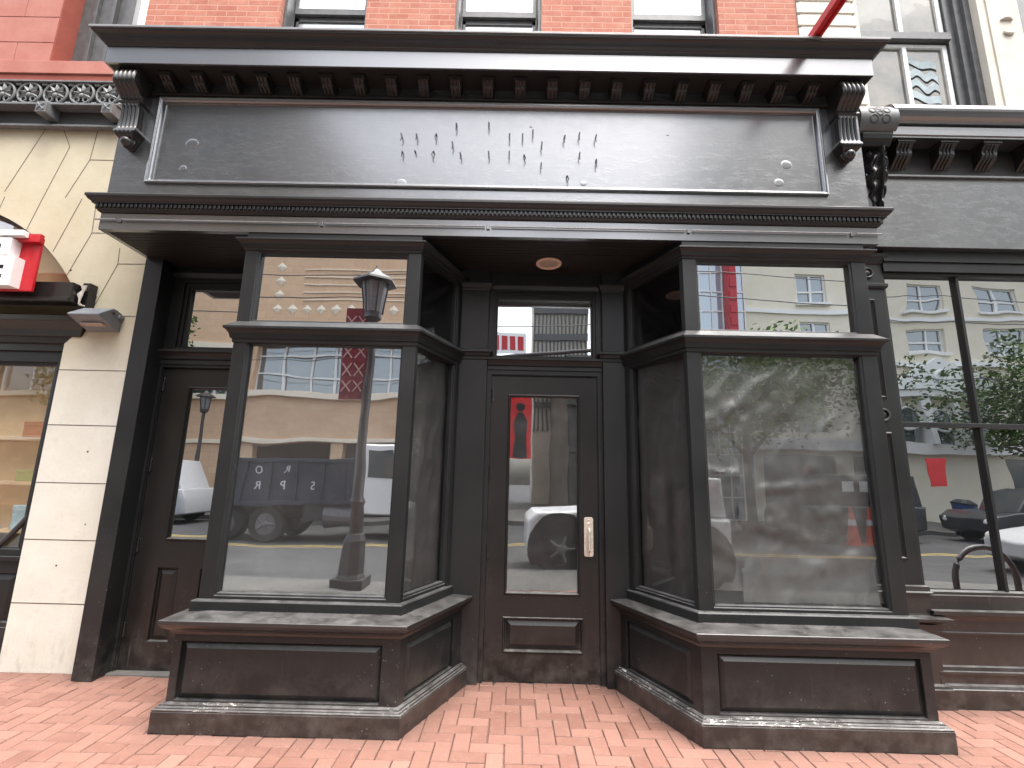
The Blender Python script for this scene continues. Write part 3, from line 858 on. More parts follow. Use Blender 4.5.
sheet('paper_sheet', pRd, .07, .69, .74, 2.50, -.09, M['paper_side'], 'black paper sheet behind the slanted pane of the right bay beside the door', .012, [(.3, 1.6, 1.4, .08, .02), (.45, 1.2, 1.6, .05, .015)], 5.2)
pLd = PF(-.816, -.667, -.560, -.03)
sheet('paper_sheet', pLd, .03, .62, .74, 2.50, -.09, M['paper_side'], 'black paper sheet behind the slanted pane of the left bay beside the door', .012, [(.3, 1.8, 1.5, .08, .02), (.2, 1.2, 1.7, .06, .015)], 6.7)
pL = PF(-2.152, -.667, -.816, -.667)
sheet('window_film', pL, .08, 1.24, .745, 2.50, -.13, M['paper2'], 'grey film behind the front pane of the left bay', .004, [], 2.2)
pD = PF(-.285, .010, .616, .010)
sheet('window_film', pD, .11, .80, .62, 2.27, -.10, M['film'], 'crumpled hazy plastic film behind the glass of the central door', .02, [(.6, 1.9, 1.3, .05, .03), (.65, 1.3, 1.9, .05, .03), (.3, .9, .3, .06, .02)], 9.4)

# recessed lamp in the soffit
RL = thing('recessed_light', (.18, -.232, 3.343), 'round recessed light with pale pink trim in the black soffit above the door', 'ceiling light')
mb = MB(); b = []
for (r_, z_) in ((.108, 3.3425), (.108, 3.334), (.102, 3.329), (.084, 3.331), (.080, 3.345), (.074, 3.356)):
    b.append((r_, z_))
def lathe(mb, prof, c, seg=40):
    base = len(mb.v); n = len(prof)
    for k in range(seg):
        t = 2 * math.pi * k / seg
        for r_, z_ in prof: mb.v.append((c[0] + r_ * math.cos(t), c[1] + r_ * math.sin(t), c[2] + z_))
    for k in range(seg):
        k2 = (k + 1) % seg
        for j in range(n - 1):
            mb.f.append((base + k * n + j, base + k2 * n + j, base + k2 * n + j + 1, base + k * n + j + 1)); mb.mi.append(0)
lathe(mb, b, (.18, -.232, 0)); mb.build('trim_ring', M['trim'], RL, smooth=True)
mb = MB(); lathe(mb, [(.0005, 3.3345), (.05, 3.335), (.083, 3.339)], (.18, -.232, 0)); mb.build('lens', M['lens'], RL, smooth=True)

# ------------------------------------------------------------------ brick building above
BB = thing('brick_building', (-.6, .2, 4.7), 'salmon painted brick upper storeys with three sash windows above the black storefront', 'building')
XB0, XB1 = -3.885, 2.664
pb = PF(XB0, .0, XB1, .0); B_ = lambda x: x - XB0
wins = [(-2.535, -1.668), (-.770, .102), (1.006, 1.880)]
mb = MB()
mb.wall(pb, 0, pb.L, 4.70, 9.0, [(B_(a), B_(b), 5.15, 7.5) for a, b in wins], .16)
mb.face([(XB0, .0, 4.7), (XB0, .5, 4.7), (XB0, .5, 9), (XB0, 0, 9)])
mb.build('wall', M['brick'], BB)
for k, (a, b) in enumerate(wins):
    pw = PF(a, .16, b, .16); L = pw.L
    m_ = MB()
    m_.rings(pw, [(-.02, L + .02, 5.14, 7.52, -.0), (.045, L - .045, 5.2, 7.45, -.0), (.045, L - .045, 5.2, 7.45, -.02), (.052, L - .052, 5.2, 7.45, -.02)])
    m_.rings(pw, [(-.0, L, 5.15, 7.5, .10), (.030, L - .030, 5.18, 7.47, .10), (.045, L - .045, 5.2, 7.45, .0)])
    m_.pbox(pw, .052, L - .052, 6.285, 6.355, -.045, -.012)          # meeting rail of the upper sash
    m_.pbox(pw, .052, .085, 6.355, 7.45, -.045, -.012); m_.pbox(pw, L - .085, L - .052, 6.355, 7.45, -.045, -.012)
    m_.pbox(pw, .055, .085, 5.2, 6.27, -.085, -.050); m_.pbox(pw, L - .085, L - .055, 5.2, 6.27, -.085, -.050)
    m_.pbox(pw, .055, L - .055, 6.23, 6.283, -.085, -.050); m_.pbox(pw, .055, L - .055, 5.2, 5.27, -.085, -.050)
    w = m_.build('window', M['frame'], BB, bevel=.002)
    m_ = MB(); m_.pbox(pw, .08, L - .08, 6.35, 7.45, -.034, -.028); m_.build('upper_pane', M['g_up'], w)
    m_ = MB(); m_.pbox(pw, .08, L - .08, 5.26, 6.235, -.072, -.066); m_.build('lower_pane', M['g_upl'], w)
mb = MB(); mb.box(XB0 + .01, XB1 - .01, .42, 14, 4.7, 9.0); mb.box(-7.9, XB0 - .01, .42, 14, 4.75, 7.9); mb.box(XB1 + .01, 12, .48, 14, 4.8, 8.4); mb.box(-7.9, 12, .70, 14, -.1, 4.69)
mb.build('rear_mass', M['dark'], BB)  # unseen bulk added to block light from behind the walls
# red arm over the cornice
RA = thing('sign_arm', (2.165, .0, 4.93), 'red metal sign arm jutting out from the wall above the cornice', 'sign arm')
mb = MB()
mb.box(2.128, 2.146, -1.34, .02, 4.90, 4.965); mb.box(2.184, 2.202, -1.34, .02, 4.90, 4.965); mb.box(2.1461, 2.1839, -1.33, .02, 4.922, 4.94)
mb.build('rail', M['redarm'], RA, bevel=.004)
mb = MB(); mb.box(2.09, 2.24, -.03, -.001, 4.86, 5.06); mb.build('wall_plate', M['redarm'], RA, bevel=.004)

# ------------------------------------------------------------------ left neighbour
LN_ = thing('stone_building', (-5.2, 0, 0), 'cream limestone building with an arched fanlight and black shop window left of the black storefront', 'building')
YS = -.03
AC, AZ, AR = -5.542, 2.165, 1.789
def xb(z):
    if z < 2.6: return -4.0
    return AC + math.sqrt(max(0, AR * AR - (z - AZ) ** 2)) if z > 2.78 else -4.0 + (z - 2.6) / .18 * .16
mb = MB()
zs = [0, 1.3, 2.6, 2.78] + [2.78 + (AZ + AR - 2.78) * math.sin(i / 28 * math.pi / 2) for i in range(1, 29)]
for i in range(len(zs) - 1):
    za, zb_ = zs[i], zs[i + 1]
    for sg in (1, -1):
        X = lambda x: x if sg == 1 else 2 * AC - x
        a, b = xb(za + 1e-6), xb(min(zb_, AZ + AR) - 1e-6) if i < len(zs) - 2 else AC
        mb.face([(X(a), YS, za), (X(-3.3125), YS, za), (X(-3.3125), YS, zb_), (X(b), YS, zb_)])
        mb.face([(X(a), YS, za), (X(b), YS, zb_), (X(b), .22, zb_), (X(a), .22, za)], 0)
mb.box(2 * AC + 3.3125, -3.3125, YS, .3, AZ + AR + .0005, 4.74)
def joint(p, q, w=.0065):
    (x0, z0), (x1, z1) = p, q
    L = math.hypot(x1 - x0, z1 - z0); nx, nz = -(z1 - z0) / L * w / 2, (x1 - x0) / L * w / 2
    mb.face([(x0 + nx, YS - .0015, z0 + nz), (x1 + nx, YS - .0015, z1 + nz), (x1 - nx, YS - .0015, z1 - nz), (x0 - nx, YS - .0015, z0 - nz)], 1)
for z in (2.37, 1.897, 1.423, .975, .497): joint((-3.998, z), (-3.3135, z))
for p, q in [((-4.845, 4.04), (-4.587, 4.735)), ((-4.559, 3.66), (-4.481, 3.963)), ((-4.275, 3.455), (-4.111, 3.985)), ((-3.957, 3.644), (-3.972, 3.93)), ((-4.11, 3.215), (-3.957, 3.644)),
             ((-3.957, 3.644), (-3.315, 3.646)), ((-3.835, 2.86), (-3.666, 3.348)), ((-3.666, 3.348), (-3.676, 3.503)), ((-3.666, 3.348), (-3.315, 3.353)), ((-3.835, 2.86), (-3.3135, 2.86)),
             ((-4.444, 4.735), (-4.331, 4.517)), ((-4.331, 4.517), (-4.481, 3.963)), ((-4.096, 4.735), (-4.116, 4.384)), ((-4.116, 4.384), (-3.315, 4.387)), ((-4.116, 4.384), (-4.27, 3.99)), ((-4.86, 3.83), (-4.83, 3.99))]:
    joint(p, q)
for (x, z, r_) in ((-4.08, 3.28, .011), (-3.80, 3.03, .006), (-3.6, 2.91, .006), (-3.62, 1.68, .009), (-3.53, 1.10, .006), (-3.7, .78, .008), (-4.5, 3.5, .005)):
    mb.dome((x, YS - .0008, z), r_, .0015, (0, -1, 0), 1)
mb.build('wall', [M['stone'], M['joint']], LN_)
# fanlight
mb = MB(); pts = [(AC + AR * .99 * math.cos(t), AZ + AR * .99 * math.sin(t)) for t in [R(20 + 140 * i / 40) for i in range(41)]]
mb.prism(pts, lambda p, q, t: (p, t, q), .10, .106); mb.build('fanlight_pane', mat_glass('amber fanlight glass', .30, back=(.42, .30, .16), wave=.02, haze=.7, hazec=(.22, .15, .07)), LN_)
mb = MB()
mb.torus((0, 0, 0), AR - .012, .022, lambda p, q, t: (AC + p, .06 + t, AZ + q), 96, 8)
mb.build('fanlight_rim', M['irondark'], LN_, smooth=True)
# shopfront below
mb = MB()
mb.sweep([(-7.0, .03), (-3.935, .03), (-3.935, .2)], [(0, 2.54), (.02, 2.545), (.02, 2.60), (.05, 2.61), (.055, 2.66), (.075, 2.665), (.10, 2.72), (.14, 2.78), (.15, 2.785), (.15, 2.83), (.12, 2.845), (0, 2.86)])
mb.build('shop_cornice', M['gloss'], LN_, bevel=.002)
pS = PF(-7.0, .035, -4.001, .035); S_ = lambda x: x + 7.0
mb = MB()
mb.rings(pS, [(0, pS.L, .83, 2.56, 0), (S_(-6.2), S_(-4.085), .885, 2.45, 0), (S_(-6.2), S_(-4.085), .885, 2.45, -.02), (S_(-6.15), S_(-4.125), .90, 2.42, -.025), (S_(-6.15), S_(-4.125), .90, 2.42, -.06)])
mb.pbox(pS, 0, pS.L - .002, .80, .832, -.05, .03)
mb.rings(pS, [(0, pS.L, 0, .80, 0), (S_(-6.2), S_(-4.06), .33, .70, 0)])
mb.inset(pS, S_(-6.2), S_(-4.06), .33, .70, [(0, 0), (.01, -.02), (.05, -.004)])
mb.pbox(pS, 0, pS.L - .003, 0, .30, 0, .02)
sh = mb.build('shop_frame', M['black'], LN_, bevel=.002)
m_ = MB(); m_.pbox(pS, S_(-6.17), S_(-4.115), .89, 2.43, -.05, -.044); m_.build('shop_pane', M['g_shop'], sh)
mb = MB(); mb.box(-6.9, -4.02, .42, .44, 0, 2.9); mb.box(-4.05, -4.03, .07, .42, 0, 2.9); mb.build('shop_back', mat_simple('warm shop wall', (.78, .60, .34), .8, vary=.2, scale=3), LN_)
DS = thing('display_shelf', (-4.6, .3, .0), 'stack of pale wooden shelves inside the left shop window', 'shelf')
for zz_ in (1.02, 1.42, 1.80):
    mb = MB(); mb.box(-6.8, -4.06, .17, .41, zz_ - .03, zz_); mb.build('shelf_board', mat_simple('pale shelf wood', (.62, .46, .27), .6, vary=.2, scale=8) if zz_ == 1.02 else bpy.data.materials['pale shelf wood'], DS, bevel=.004)
mb = MB(); mb.box(-4.07, -4.052, .19, .40, .4, 1.85); mb.build('side_board', bpy.data.materials['pale shelf wood'], DS, bevel=.003)
def carton(x0, x1, z, h, c, label, nm='carton', cat='box'):
    m_ = MB(); m_.box(x0, x1, .19, .36, z, z + h); m_.box(x0 - .003, x1 + .003, .187, .363, z + h * .72, z + h + .002)
    o = m_.build(nm, mat_simple(label[:18], c, .6), None, bevel=.006); tag(o, label, cat)
carton(-4.42, -4.20, 1.80, .14, (.42, .14, .04), 'orange brown carton on the top shelf inside the left shop window')
carton(-4.40, -4.16, 1.42, .10, (.30, .34, .10), 'olive green carton on the middle shelf inside the left shop window')
carton(-4.36, -4.14, 1.02, .20, (.45, .62, .66), 'light blue carton on the bottom shelf inside the left shop window')
# black light box above the shop cornice
mb = MB(); mb.box(-7.0, -3.868, -.20, -.08, 2.925, 3.10); mb.box(-7.0, -3.872, -.215, -.2005, 2.925, 2.962)
mb.box(-7, -3.99, -.08, .1, 2.99, 3.03)
mb.build('fascia_box', M['gloss'], LN_, bevel=.004)
# iron frieze
mb = MB()
mb.box(-7.0, -3.835, -.16, -.031, 4.865, 4.885); mb.box(-7.0, -3.835, -.16, -.031, 5.112, 5.128)
mb.box(-7.0, -3.84, -.10, -.031, 4.885, 5.112, 1)
mb.box(-7.0, -3.80, -.06, -.0312, 4.74, 4.865, 1)
mb.sweep([(-7, -.05), (-3.80, -.05)], [(0, 4.682), (.05, 4.684), (.05, 4.70), (.035, 4.705), (.03, 4.722), (0, 4.74)])
IF = mb.build('iron_frieze', [M['iron'], M['irondark']], LN_, bevel=.002)
def rosette():
    m_ = MB(); yb = -.118
    F = lambda p, q, t: (p, yb - .02 - t, q)
    m_.torus((0, 0, 0), .108, .012, F, 32, 8)
    def leafm(a0, r0, r1, w):
        ca, sa = math.cos(a0), math.sin(a0); b = len(m_.v)
        N = 9
        for i in range(N):
            t = i / (N - 1); rr = r0 + (r1 - r0) * t; ww = w * math.sin(math.pi * min(1, .12 + .88 * t) ** .8) + .003
            bend = .02 * math.sin(t * 2.2)
            for k, (dw, dh) in enumerate(((-1, 0), (0, .016), (1, 0))):
                p = rr * ca - (dw * ww) * sa + 0; q = rr * sa + (dw * ww) * ca
                m_.v.append(F(p, q, dh))
        for i in range(N - 1):
            for k in range(2):
                m_.f.append((b + i * 3 + k, b + i * 3 + k + 1, b + i * 3 + k + 4, b + i * 3 + k + 3)); m_.mi.append(0)
    for a in (90, 50, 130, 10, 170, -28, 208):
        leafm(R(a), .02, .098 if a != 90 else .102, .021)
    m_.dome((0, yb - .02, -.02), .03, .02, (0, -1, 0))
    for s_ in (-1, 1):
        m_.torus((0, 0, 0), .026, .008, lambda p, q, t: (s_ * .045 + p, yb - .022 - t, -.062 + q), 16, 6)
    for (sx, sz) in ((-1, -1), (1, -1), (-1, 1), (1, 1)):
        m_.dome((sx * .112, yb - .015, sz * .10), .018, .012, (0, -1, 0), seg=8)
    return m_
ros0 = rosette().build('rosette', M['iron'], IF, smooth=True, loc=(-3.962, 0, 4.998))
for k in range(1, 8): copy_part(ros0, IF, (-3.962 - .2495 * k, 0, 4.998))
mb = MB(); mb.box(-.048, .048, -.20, -.06, -.055, .055); mb.pbox(PF(-.048, -.2, .048, -.2), .012, .084, -.04, .04, 0, .004)
mb.tube([(-.03, -.206, -.03), (.03, -.206, .03)], .007, 6); mb.tube([(-.03, -.206, .03), (.03, -.206, -.03)], .007, 6)
br0 = mb.build('block', M['iron'], IF, bevel=.004, loc=(-3.895, 0, 4.81))
for x in (-4.508, -5.12, -5.735): copy_part(br0, IF, (x, 0, 4.81))
# red painted upper wall
mb = MB()
mb.box(-8, -3.83, -.115, .2, 5.245, 5.385)
def rblock(x0, x1, z0, z1): mb.box(x0, x1, -.055, .13, z0, z1)
zz = [5.386, 5.648, 5.945, 6.22, 6.5, 6.8, 7.1]
for i in range(len(zz) - 1):
    e = -4.70 if i < 9 else -4.9
    sp = [-8, -6.9, -5.82 if i % 2 else -6.1, -5.3 if i % 2 else -5.05, e]
    for a, b in zip(sp[:-1], sp[1:]): rblock(a + .003, b - (.003 if b != e else 0), zz[i] + .003, zz[i + 1] - .003)
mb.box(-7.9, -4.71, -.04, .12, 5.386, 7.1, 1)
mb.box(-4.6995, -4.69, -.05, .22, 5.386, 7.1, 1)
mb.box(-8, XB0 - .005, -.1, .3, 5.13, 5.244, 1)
mb.build('upper_wall', [M['redstone'], M['redstone2']], LN_, bevel=.004)
pw = PF(-4.69, .14, -3.7, .14)
mb = MB()
for (a0, a1, o) in ((0, .13, 0), (.13, .17, .02), (.17, .30, -.02), (.30, .335, .0), (.335, .42, -.05), (.42, .46, -.03)):
    mb.pbox(pw, a0, a1, 5.386, 7.2, -.2, o)
W_ = mb.build('window', M['frame'], LN_, bevel=.003)
m_ = MB(); m_.pbox(pw, .46, .99, 5.386, 7.2, -.10, -.09); m_.build('pane', M['g_up'], W_)

# wall lamp
WL = thing('wall_lamp', (-3.66, YS, 2.8), 'slate grey wedge wall lamp on the cream stone beside the black shop cornice', 'wall lamp')
mb = MB()
mb.prism([(-.032, 2.872), (-.10, 2.892), (-.135, 2.893), (-.27, 2.806), (-.272, 2.792), (-.235, 2.778), (-.06, 2.712), (-.032, 2.712)], lambda p, q, t: (t, p, q), -3.80, -3.535)
mb.box(-3.5349, -3.515, -.085, -.031, 2.82, 2.855)
mb.build('housing', M['lampmetal'], WL, bevel=.006)
mb = MB(); mb.pbox(PF(-3.77, -.245, -3.565, -.245), .01, .195, 2.735, 2.75, -.15, -.06); mb.build('lens', M['lens'], WL, bevel=.003)
mb = MB(); mb.tube([(-3.535, -.13, 2.85), (-3.529, -.13, 2.85)], .012, 10); mb.build('screw', M['nail'], WL)
# little junction box with loose wires
JB = thing('junction_box', (-3.83, YS, 2.95), 'small black junction box with loose pale wires at the end of the black light box', 'junction box')
mb = MB(); mb.box(-3.866, -3.80, -.11, -.031, 2.90, 3.13); mb.build('housing', M['gloss'], JB, bevel=.004)
for k in range(4):
    m_ = MB(); s_ = k * .015
    m_.tube([(-3.865 + s_, -.125, 3.10 - s_), (-3.84 + s_, -.15, 3.09), (-3.83, -.14, 3.05 - s_), (-3.86 + s_, -.15, 3.01), (-3.845, -.14, 2.97 - s_), (-3.85 + s_, -.12, 2.915)], .0055, 6)
    m_.build('wire', M['wire'], JB, smooth=True)
# red and white shop sign at the left edge
SG = thing('shop_sign', (-4.6, -.2, 3.2), 'red shop sign with thick white block letters at the left edge of the picture', 'sign')
mb = MB(); mb.box(-6.4, -4.112, -.296, -.272, 2.975, 3.45); mb.box(-6.3, -4.5, -.2715, -.201, 2.99, 3.40); mb.box(-6.4, -4.095, -.335, -.297, 3.395, 3.47)
mb.build('back_panel', M['red'], SG, bevel=.004)
def letter(x1, z0, z1, slots, wd=.42):
    m_ = MB(); p = PF(x1 - wd, -.385, x1, -.385)
    holes = [(wd - .30, wd - .075, z0 + a, z0 + b) for a, b in slots]
    m_.wall(p, 0, wd, z0, z1, holes, .05, 0, 1)
    for h in holes: m_.face([p.m(h[0], h[2], -.05), p.m(h[1], h[2], -.05), p.m(h[1], h[3], -.05), p.m(h[0], h[3], -.05)], 1)
    m_.rings(p, [(0, wd, z0, z1, 0), (0, wd, z0, z1, -.088)])
    m_.build('letter', [M['white'], M['slot']], SG)
letter(-4.275, 3.255, 3.405, [(.055, .095)]); letter(-4.215, 2.99, 3.245, [(.06, .095), (.14, .175)])
mb = MB(); mb.box(-6.3, -4.19, -.39, -.336, 3.425, 3.475)
mb.build('letter', M['white'], SG, bevel=.003)

# ------------------------------------------------------------------ right neighbour
RN = thing('corner_building', (4.5, 0, 0), 'cream stone building with grey black shopfront and large shop windows right of the black storefront', 'building')
mb = MB()
mb.box(2.69, 3.022, -.205, .1, 0, 3.80)
mb.build('pilaster', M['black'], RN, bevel=.003)
pp = PF(2.69, -.2065, 3.022, -.2065)
mb = MB()
def slot_frame(z0, z1):
    n = 8; a0, a1 = .145, .225; r_ = (a1 - a0) / 2; ac = (a0 + a1) / 2
    mb.rings(pp, [(a0 - .012, a1 + .012, z0, z1, .001), (a0, a1, z0 + .012, z1 - .012, .012), (a0 + .012, a1 - .012, z0 + .024, z1 - .024, .001)])
    mb.pbox(pp, a0 + .012, a1 - .012, z0 + .02, z1 - .02, .0, .0008, 1)
slot_frame(1.0, 1.97); slot_frame(2.24, 3.09)
mb.torus((0, 0, 0), .045, .012, lambda p, q, t: pp.m(.185 + p, 2.105 + q, .006 + t), 24, 8)
mb.dome(pp.m(.185, 2.105, .0), .03, .014, (0, -1, 0))
mb.build('pilaster_fluting', [M['black'], M['dark']], RN)
mb = MB()
cp = [(2.688, .05), (2.688, -.208), (3.024, -.208), (3.024, .05)]
mb.sweep(cp, [(0, 3.18), (.012, 3.185), (.018, 3.20), (.018, 3.225), (0, 3.23)]); mb.sweep(cp, [(0, 3.40), (.01, 3.41), (.03, 3.45), (.04, 3.46), (.04, 3.49), (0, 3.50)])
mb.torus((0, 0, 0), .04, .012, lambda p, q, t: pp.m(.20 + p, 3.32 + q, .006 + t), 24, 8); mb.dome(pp.m(.20, 3.32, 0), .026, .016, (0, -1, 0))
mb.build('capital', M['black'], RN, bevel=.002)
mb = MB(); cp = [(2.66, .05), (2.66, -.225), (3.045, -.225), (3.045, .05)]
mb.sweep(cp, [(-.02, .82), (0, .812), (.004, .78), (.018, .772), (.018, .762), (.0, .755), (.0, .625), (.005, .61)])
mb.sweep(cp, [(0, .55), (.02, .56), (.05, .575), (.06, .582), (.085, .588), (.085, .604), (.03, .612), (0, .612)])
mb.sweep(cp, [(.012, .0), (.05, .0), (.05, .125), (.04, .13), (.035, .145), (.012, .155), (.012, .55)])
mb.build('pedestal', M['sill'], RN, bevel=.002)
# leafy corbel and carved end block
m_ = MB(); NA, NU = 70, 41; base_ = 0
for i in range(NA + 1):
    a = i / NA; z = 4.37 - .64 * a
    lob = .5 + .5 * math.sin(a * 2 * math.pi * 5.2 + 1.2)
    wd = .105 * (1 - .62 * a ** 1.5) * (.90 + .16 * lob)
    dp = .05 + .15 * (1 - a) ** .8 + .02 * math.sin(a * 5)
    for k in range(NU):
        u = 2 * k / (NU - 1) - 1
        rel = .020 * math.exp(-(u / .16) ** 2) + .014 * math.cos(u * 3 * math.pi) + .013 * math.sin(a * 2 * math.pi * 5.2 - abs(u) * 4.5) * min(1, abs(u) * 2.2)
        m_.v.append((2.985 + u * wd, -.22 - dp * (1 - .55 * u * u) - rel, z - .018 * abs(u)))
for i in range(NA):
    for k in range(NU - 1):
        q0 = i * NU + k; m_.f.append((q0, q0 + 1, q0 + NU + 1, q0 + NU)); m_.mi.append(0)
for k in (0, NU - 1):
    for i in range(NA):
        p0, p1_ = m_.v[i * NU + k], m_.v[(i + 1) * NU + k]
        m_.face([p0, p1_, (p1_[0], -.2, p1_[2]), (p0[0], -.2, p0[2])])
m_.build('corbel', M['gloss'], RN, smooth=True)
mb = MB()
prof = [(-.25, 4.465)] + [(-.40 - .13 * math.sin(t), 4.605 - .14 * math.cos(t)) for t in [math.pi * i / 16 for i in range(17)]] + [(-.25, 4.745)]
mb.prism(prof, lambda p, q, t: (t, p, q), 2.765, 3.085)
eb = mb.build('end_block', M['block'], RN, smooth=True)
m_ = MB(); m_.prism([(-.25, 4.37), (-.43, 4.372), (-.44, 4.385), (-.45, 4.40), (-.47, 4.42), (-.48, 4.464), (-.25, 4.464)], lambda p, q, t: (t, p, q), 2.80, 3.05)
m_.build('block_base', M['black'], eb, bevel=.004)
m_ = MB()
for (a, z, r_) in ((.10, 4.645, .026), (.16, 4.672, .020), (.22, 4.645, .026), (.11, 4.565, .032), (.21, 4.565, .032), (.16, 4.615, .022)):
    def wrap(p, q, tt, a=a, z=z):
        ang = math.asin(max(-1, min(1, (z + q - 4.605) / .1395)))
        return (2.765 + a + p, -.40 - (.13 + .0015 + tt * .3) * math.cos(ang), z + q)
    m_.torus((0, 0, 0), r_, .0085, wrap, 20, 6)
m_.build('leaf_relief', M['irondark'], eb, smooth=True)
mb = MB()
half = [(.03 + .17 * math.sin(math.pi * i / 16), 4.675 - .105 * math.cos(math.pi * i / 16)) for i in range(17)]
mb.sweep([(3.06, -.32), (9.0, -.32)], [(0, 4.437), (.14, 4.437), (.14, 4.455), (.150, 4.457), (.150, 4.500), (.12, 4.503), (.12, 4.560)] + half[1:] + [(-.2, 4.83)])
mb.build('cornice', M['corn'], RN, bevel=.002)
mb = MB(); mb.box(2.9, 9.0, -.30, .1, 3.52, 4.60); mb.box(2.9, 9, -.325, -.3005, 4.165, 4.185)
mb.build('fascia_board', M['black_up'], RN, bevel=.003)
md = modillion_mb(.13, .13, 4.436, .20)
md.v = [(x, y - YF - .302, z) for x, y, z in md.v]
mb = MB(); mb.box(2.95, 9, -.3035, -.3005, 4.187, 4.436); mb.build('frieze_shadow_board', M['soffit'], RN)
m0 = md.build('modillion', M['modil'], RN, loc=(3.19, 0, 0), bevel=.002)
for k in range(1, 14): copy_part(m0, RN, (3.19 + .362 * k, 0, 0))
pn = PF(3.022, -.15, 9.0, -.15); N_ = lambda x: x - 3.022
mb = MB()
mb.box(3.022, 9, -.24, .1, 3.42, 3.5195); mb.box(3.022, 9, -.225, -.1, 3.335, 3.419); mb.box(3.022, 9, -.20, -.1, 3.312, 3.334)
for x in (3.665, 4.45, 5.22, 6.02, 6.82, 7.62): mb.box(x - .012, x + .012, -.185, -.12, .775, 3.3121)
mb.box(3.022, 9, -.195, -.125, 2.022, 2.056)
mb.box(3.022, 3.045, -.19, -.12, .775, 3.312)
nf = mb.build('window_frame', M['black'], RN, bevel=.002)
m_ = MB(); m_.box(3.024, 9, -.152, -.146, .77, 3.315); m_.build('pane', M['g_nb'], nf)
mb = MB()
mb.sweep([(3.03, -.17), (9, -.17)], [(0, .785), (.03, .775), (.03, .755), (.045, .752), (.045, .712), (.05, .655), (.085, .650), (.085, .622), (.06, .615), (.045, .58), (.045, .502), (.06, .50), (.06, .488), (.03, .48), (.03, .270), (.05, .265), (.055, .24), (.07, .238), (.07, .220), (.055, .216), (.055, .156), (.075, .150), (.085, .13), (.09, .125), (.09, 0)])
mb.build('shop_base', M['sill'], RN, bevel=.0015)
mb = MB(); mb.box(2.7, 9, .6, .65, 0, 4.6); mb.build('shop_back', M['dark'], RN)
# upper storey
mb = MB()
zq = 4.70; k = 0
while zq < 8.0:
    mb.box(2.668, 3.255, -.012, .2, zq, zq + .118); mb.box(2.70, 3.22, -.002, .2, zq + .118, zq + .150)
    zq += .15; k += 1
mb.box(3.2552, 3.30, .02, .4, 4.7, 8)
mb.build('quoin_pilaster', M['creamstone'], RN, bevel=.004)
mb = MB(); mb.box(4.46, 4.87, -.03, .3, 4.7, 8.0); mb.box(4.54, 4.79, -.045, -.0302, 4.7, 8.0); mb.box(6.0, 9, -.03, .3, 4.7, 8.0)
pier = mb.build('stone_pier', M['creamstone'], RN, bevel=.004)
carv = mat_simple('worn carving', (.42, .39, .33), .8)
for (zc, r_, s_) in ((6.09, .055, 1), (5.97, .05, -1)):
    m_ = MB(); m_.tube([(4.70 + r_ * math.cos(R(a)), -.055, zc + s_ * r_ * .6 * math.sin(R(a))) for a in range(0, 181, 18)], [.004 + .014 * math.sin(R(a)) for a in range(0, 181, 18)], 8)
    m_.build('carved_swag', carv, pier, smooth=True)
def big_window(x0, x1):
    m_ = MB()
    p = PF(x0, .10, x1, .10); L = p.L
    m_.rings(p, [(0, L, 4.7, 8, .06), (.0, L - .06, 4.7, 7.9, .06), (.0, L - .06, 4.7, 7.9, .02), (.0, L - .12, 4.7, 7.8, .02), (.0, L - .12, 4.7, 7.8, -.02), (.0, L - .19, 4.7, 7.7, -.02), (.0, L - .19, 4.7, 7.7, -.1)])
    m_.pbox(p, .0, L - .185, 6.02, 6.10, -.12, .01)
    w = m_.build('window', M['frame'], RN, bevel=.003)
    n = MB()
    for (a0, a1, b0, b1) in ((.05, L - .20, 4.75, 6.0), (.05, L - .20, 6.10, 7.7)):
        n.rings(p, [(a0 - .05, a1, b0, b1, -.045), (a0, a1 - .045, b0 + .02, b1 - .035, -.045), (a0, a1 - .045, b0 + .02, b1 - .035, -.08)])
        mid = (a0 + a1) / 2 + .015
        n.pbox(p, mid - .022, mid + .022, b0 + .02, b1 - .035, -.08, -.04)
    n.build('sash', M['sash'], w, bevel=.002)
    q = MB(); q.pbox(p, .0, L - .2, 4.72, 7.7, -.075, -.07); q.build('pane', M['g_upd'], w)
reflection = mat_simple('pale blue drape', (.30, .36, .38), .8)
mb = MB()  # pane reflection shaped and coloured as wavy strips; no drape hangs here
for k in range(4):
    zc = 5.80 - k * .135; N = 16
    top = [(3.80 + .34 * i / N, zc + (.018 + .02 * ((k * 7) % 3) / 2) * math.sin(i * (.55 + .17 * ((k * 5) % 3)) + k * 1.9) + .09 * (1 - i / N)) for i in range(N + 1)]
    for i in range(N):
        (xa, za), (xb_, zb_) = top[i], top[i + 1]
        mb.face([(xa, .1685, za - .085), (xb_, .1685, zb_ - .085), (xb_, .1685, zb_), (xa, .1685, za)], 0)
        mb.face([(xa, .1683, za - .11), (xb_, .1683, zb_ - .11), (xb_, .1683, zb_ - .085), (xa, .1683, za - .085)], 1)
mb.build('painted_reflection', [reflection, M['dark']], RN)
big_window(3.30, 4.46); big_window(4.87, 6.0)

# ------------------------------------------------------------------ across the street (seen mirrored in the glass)
def facade(xl, xr, y): return PF(xr, y, xl, y)
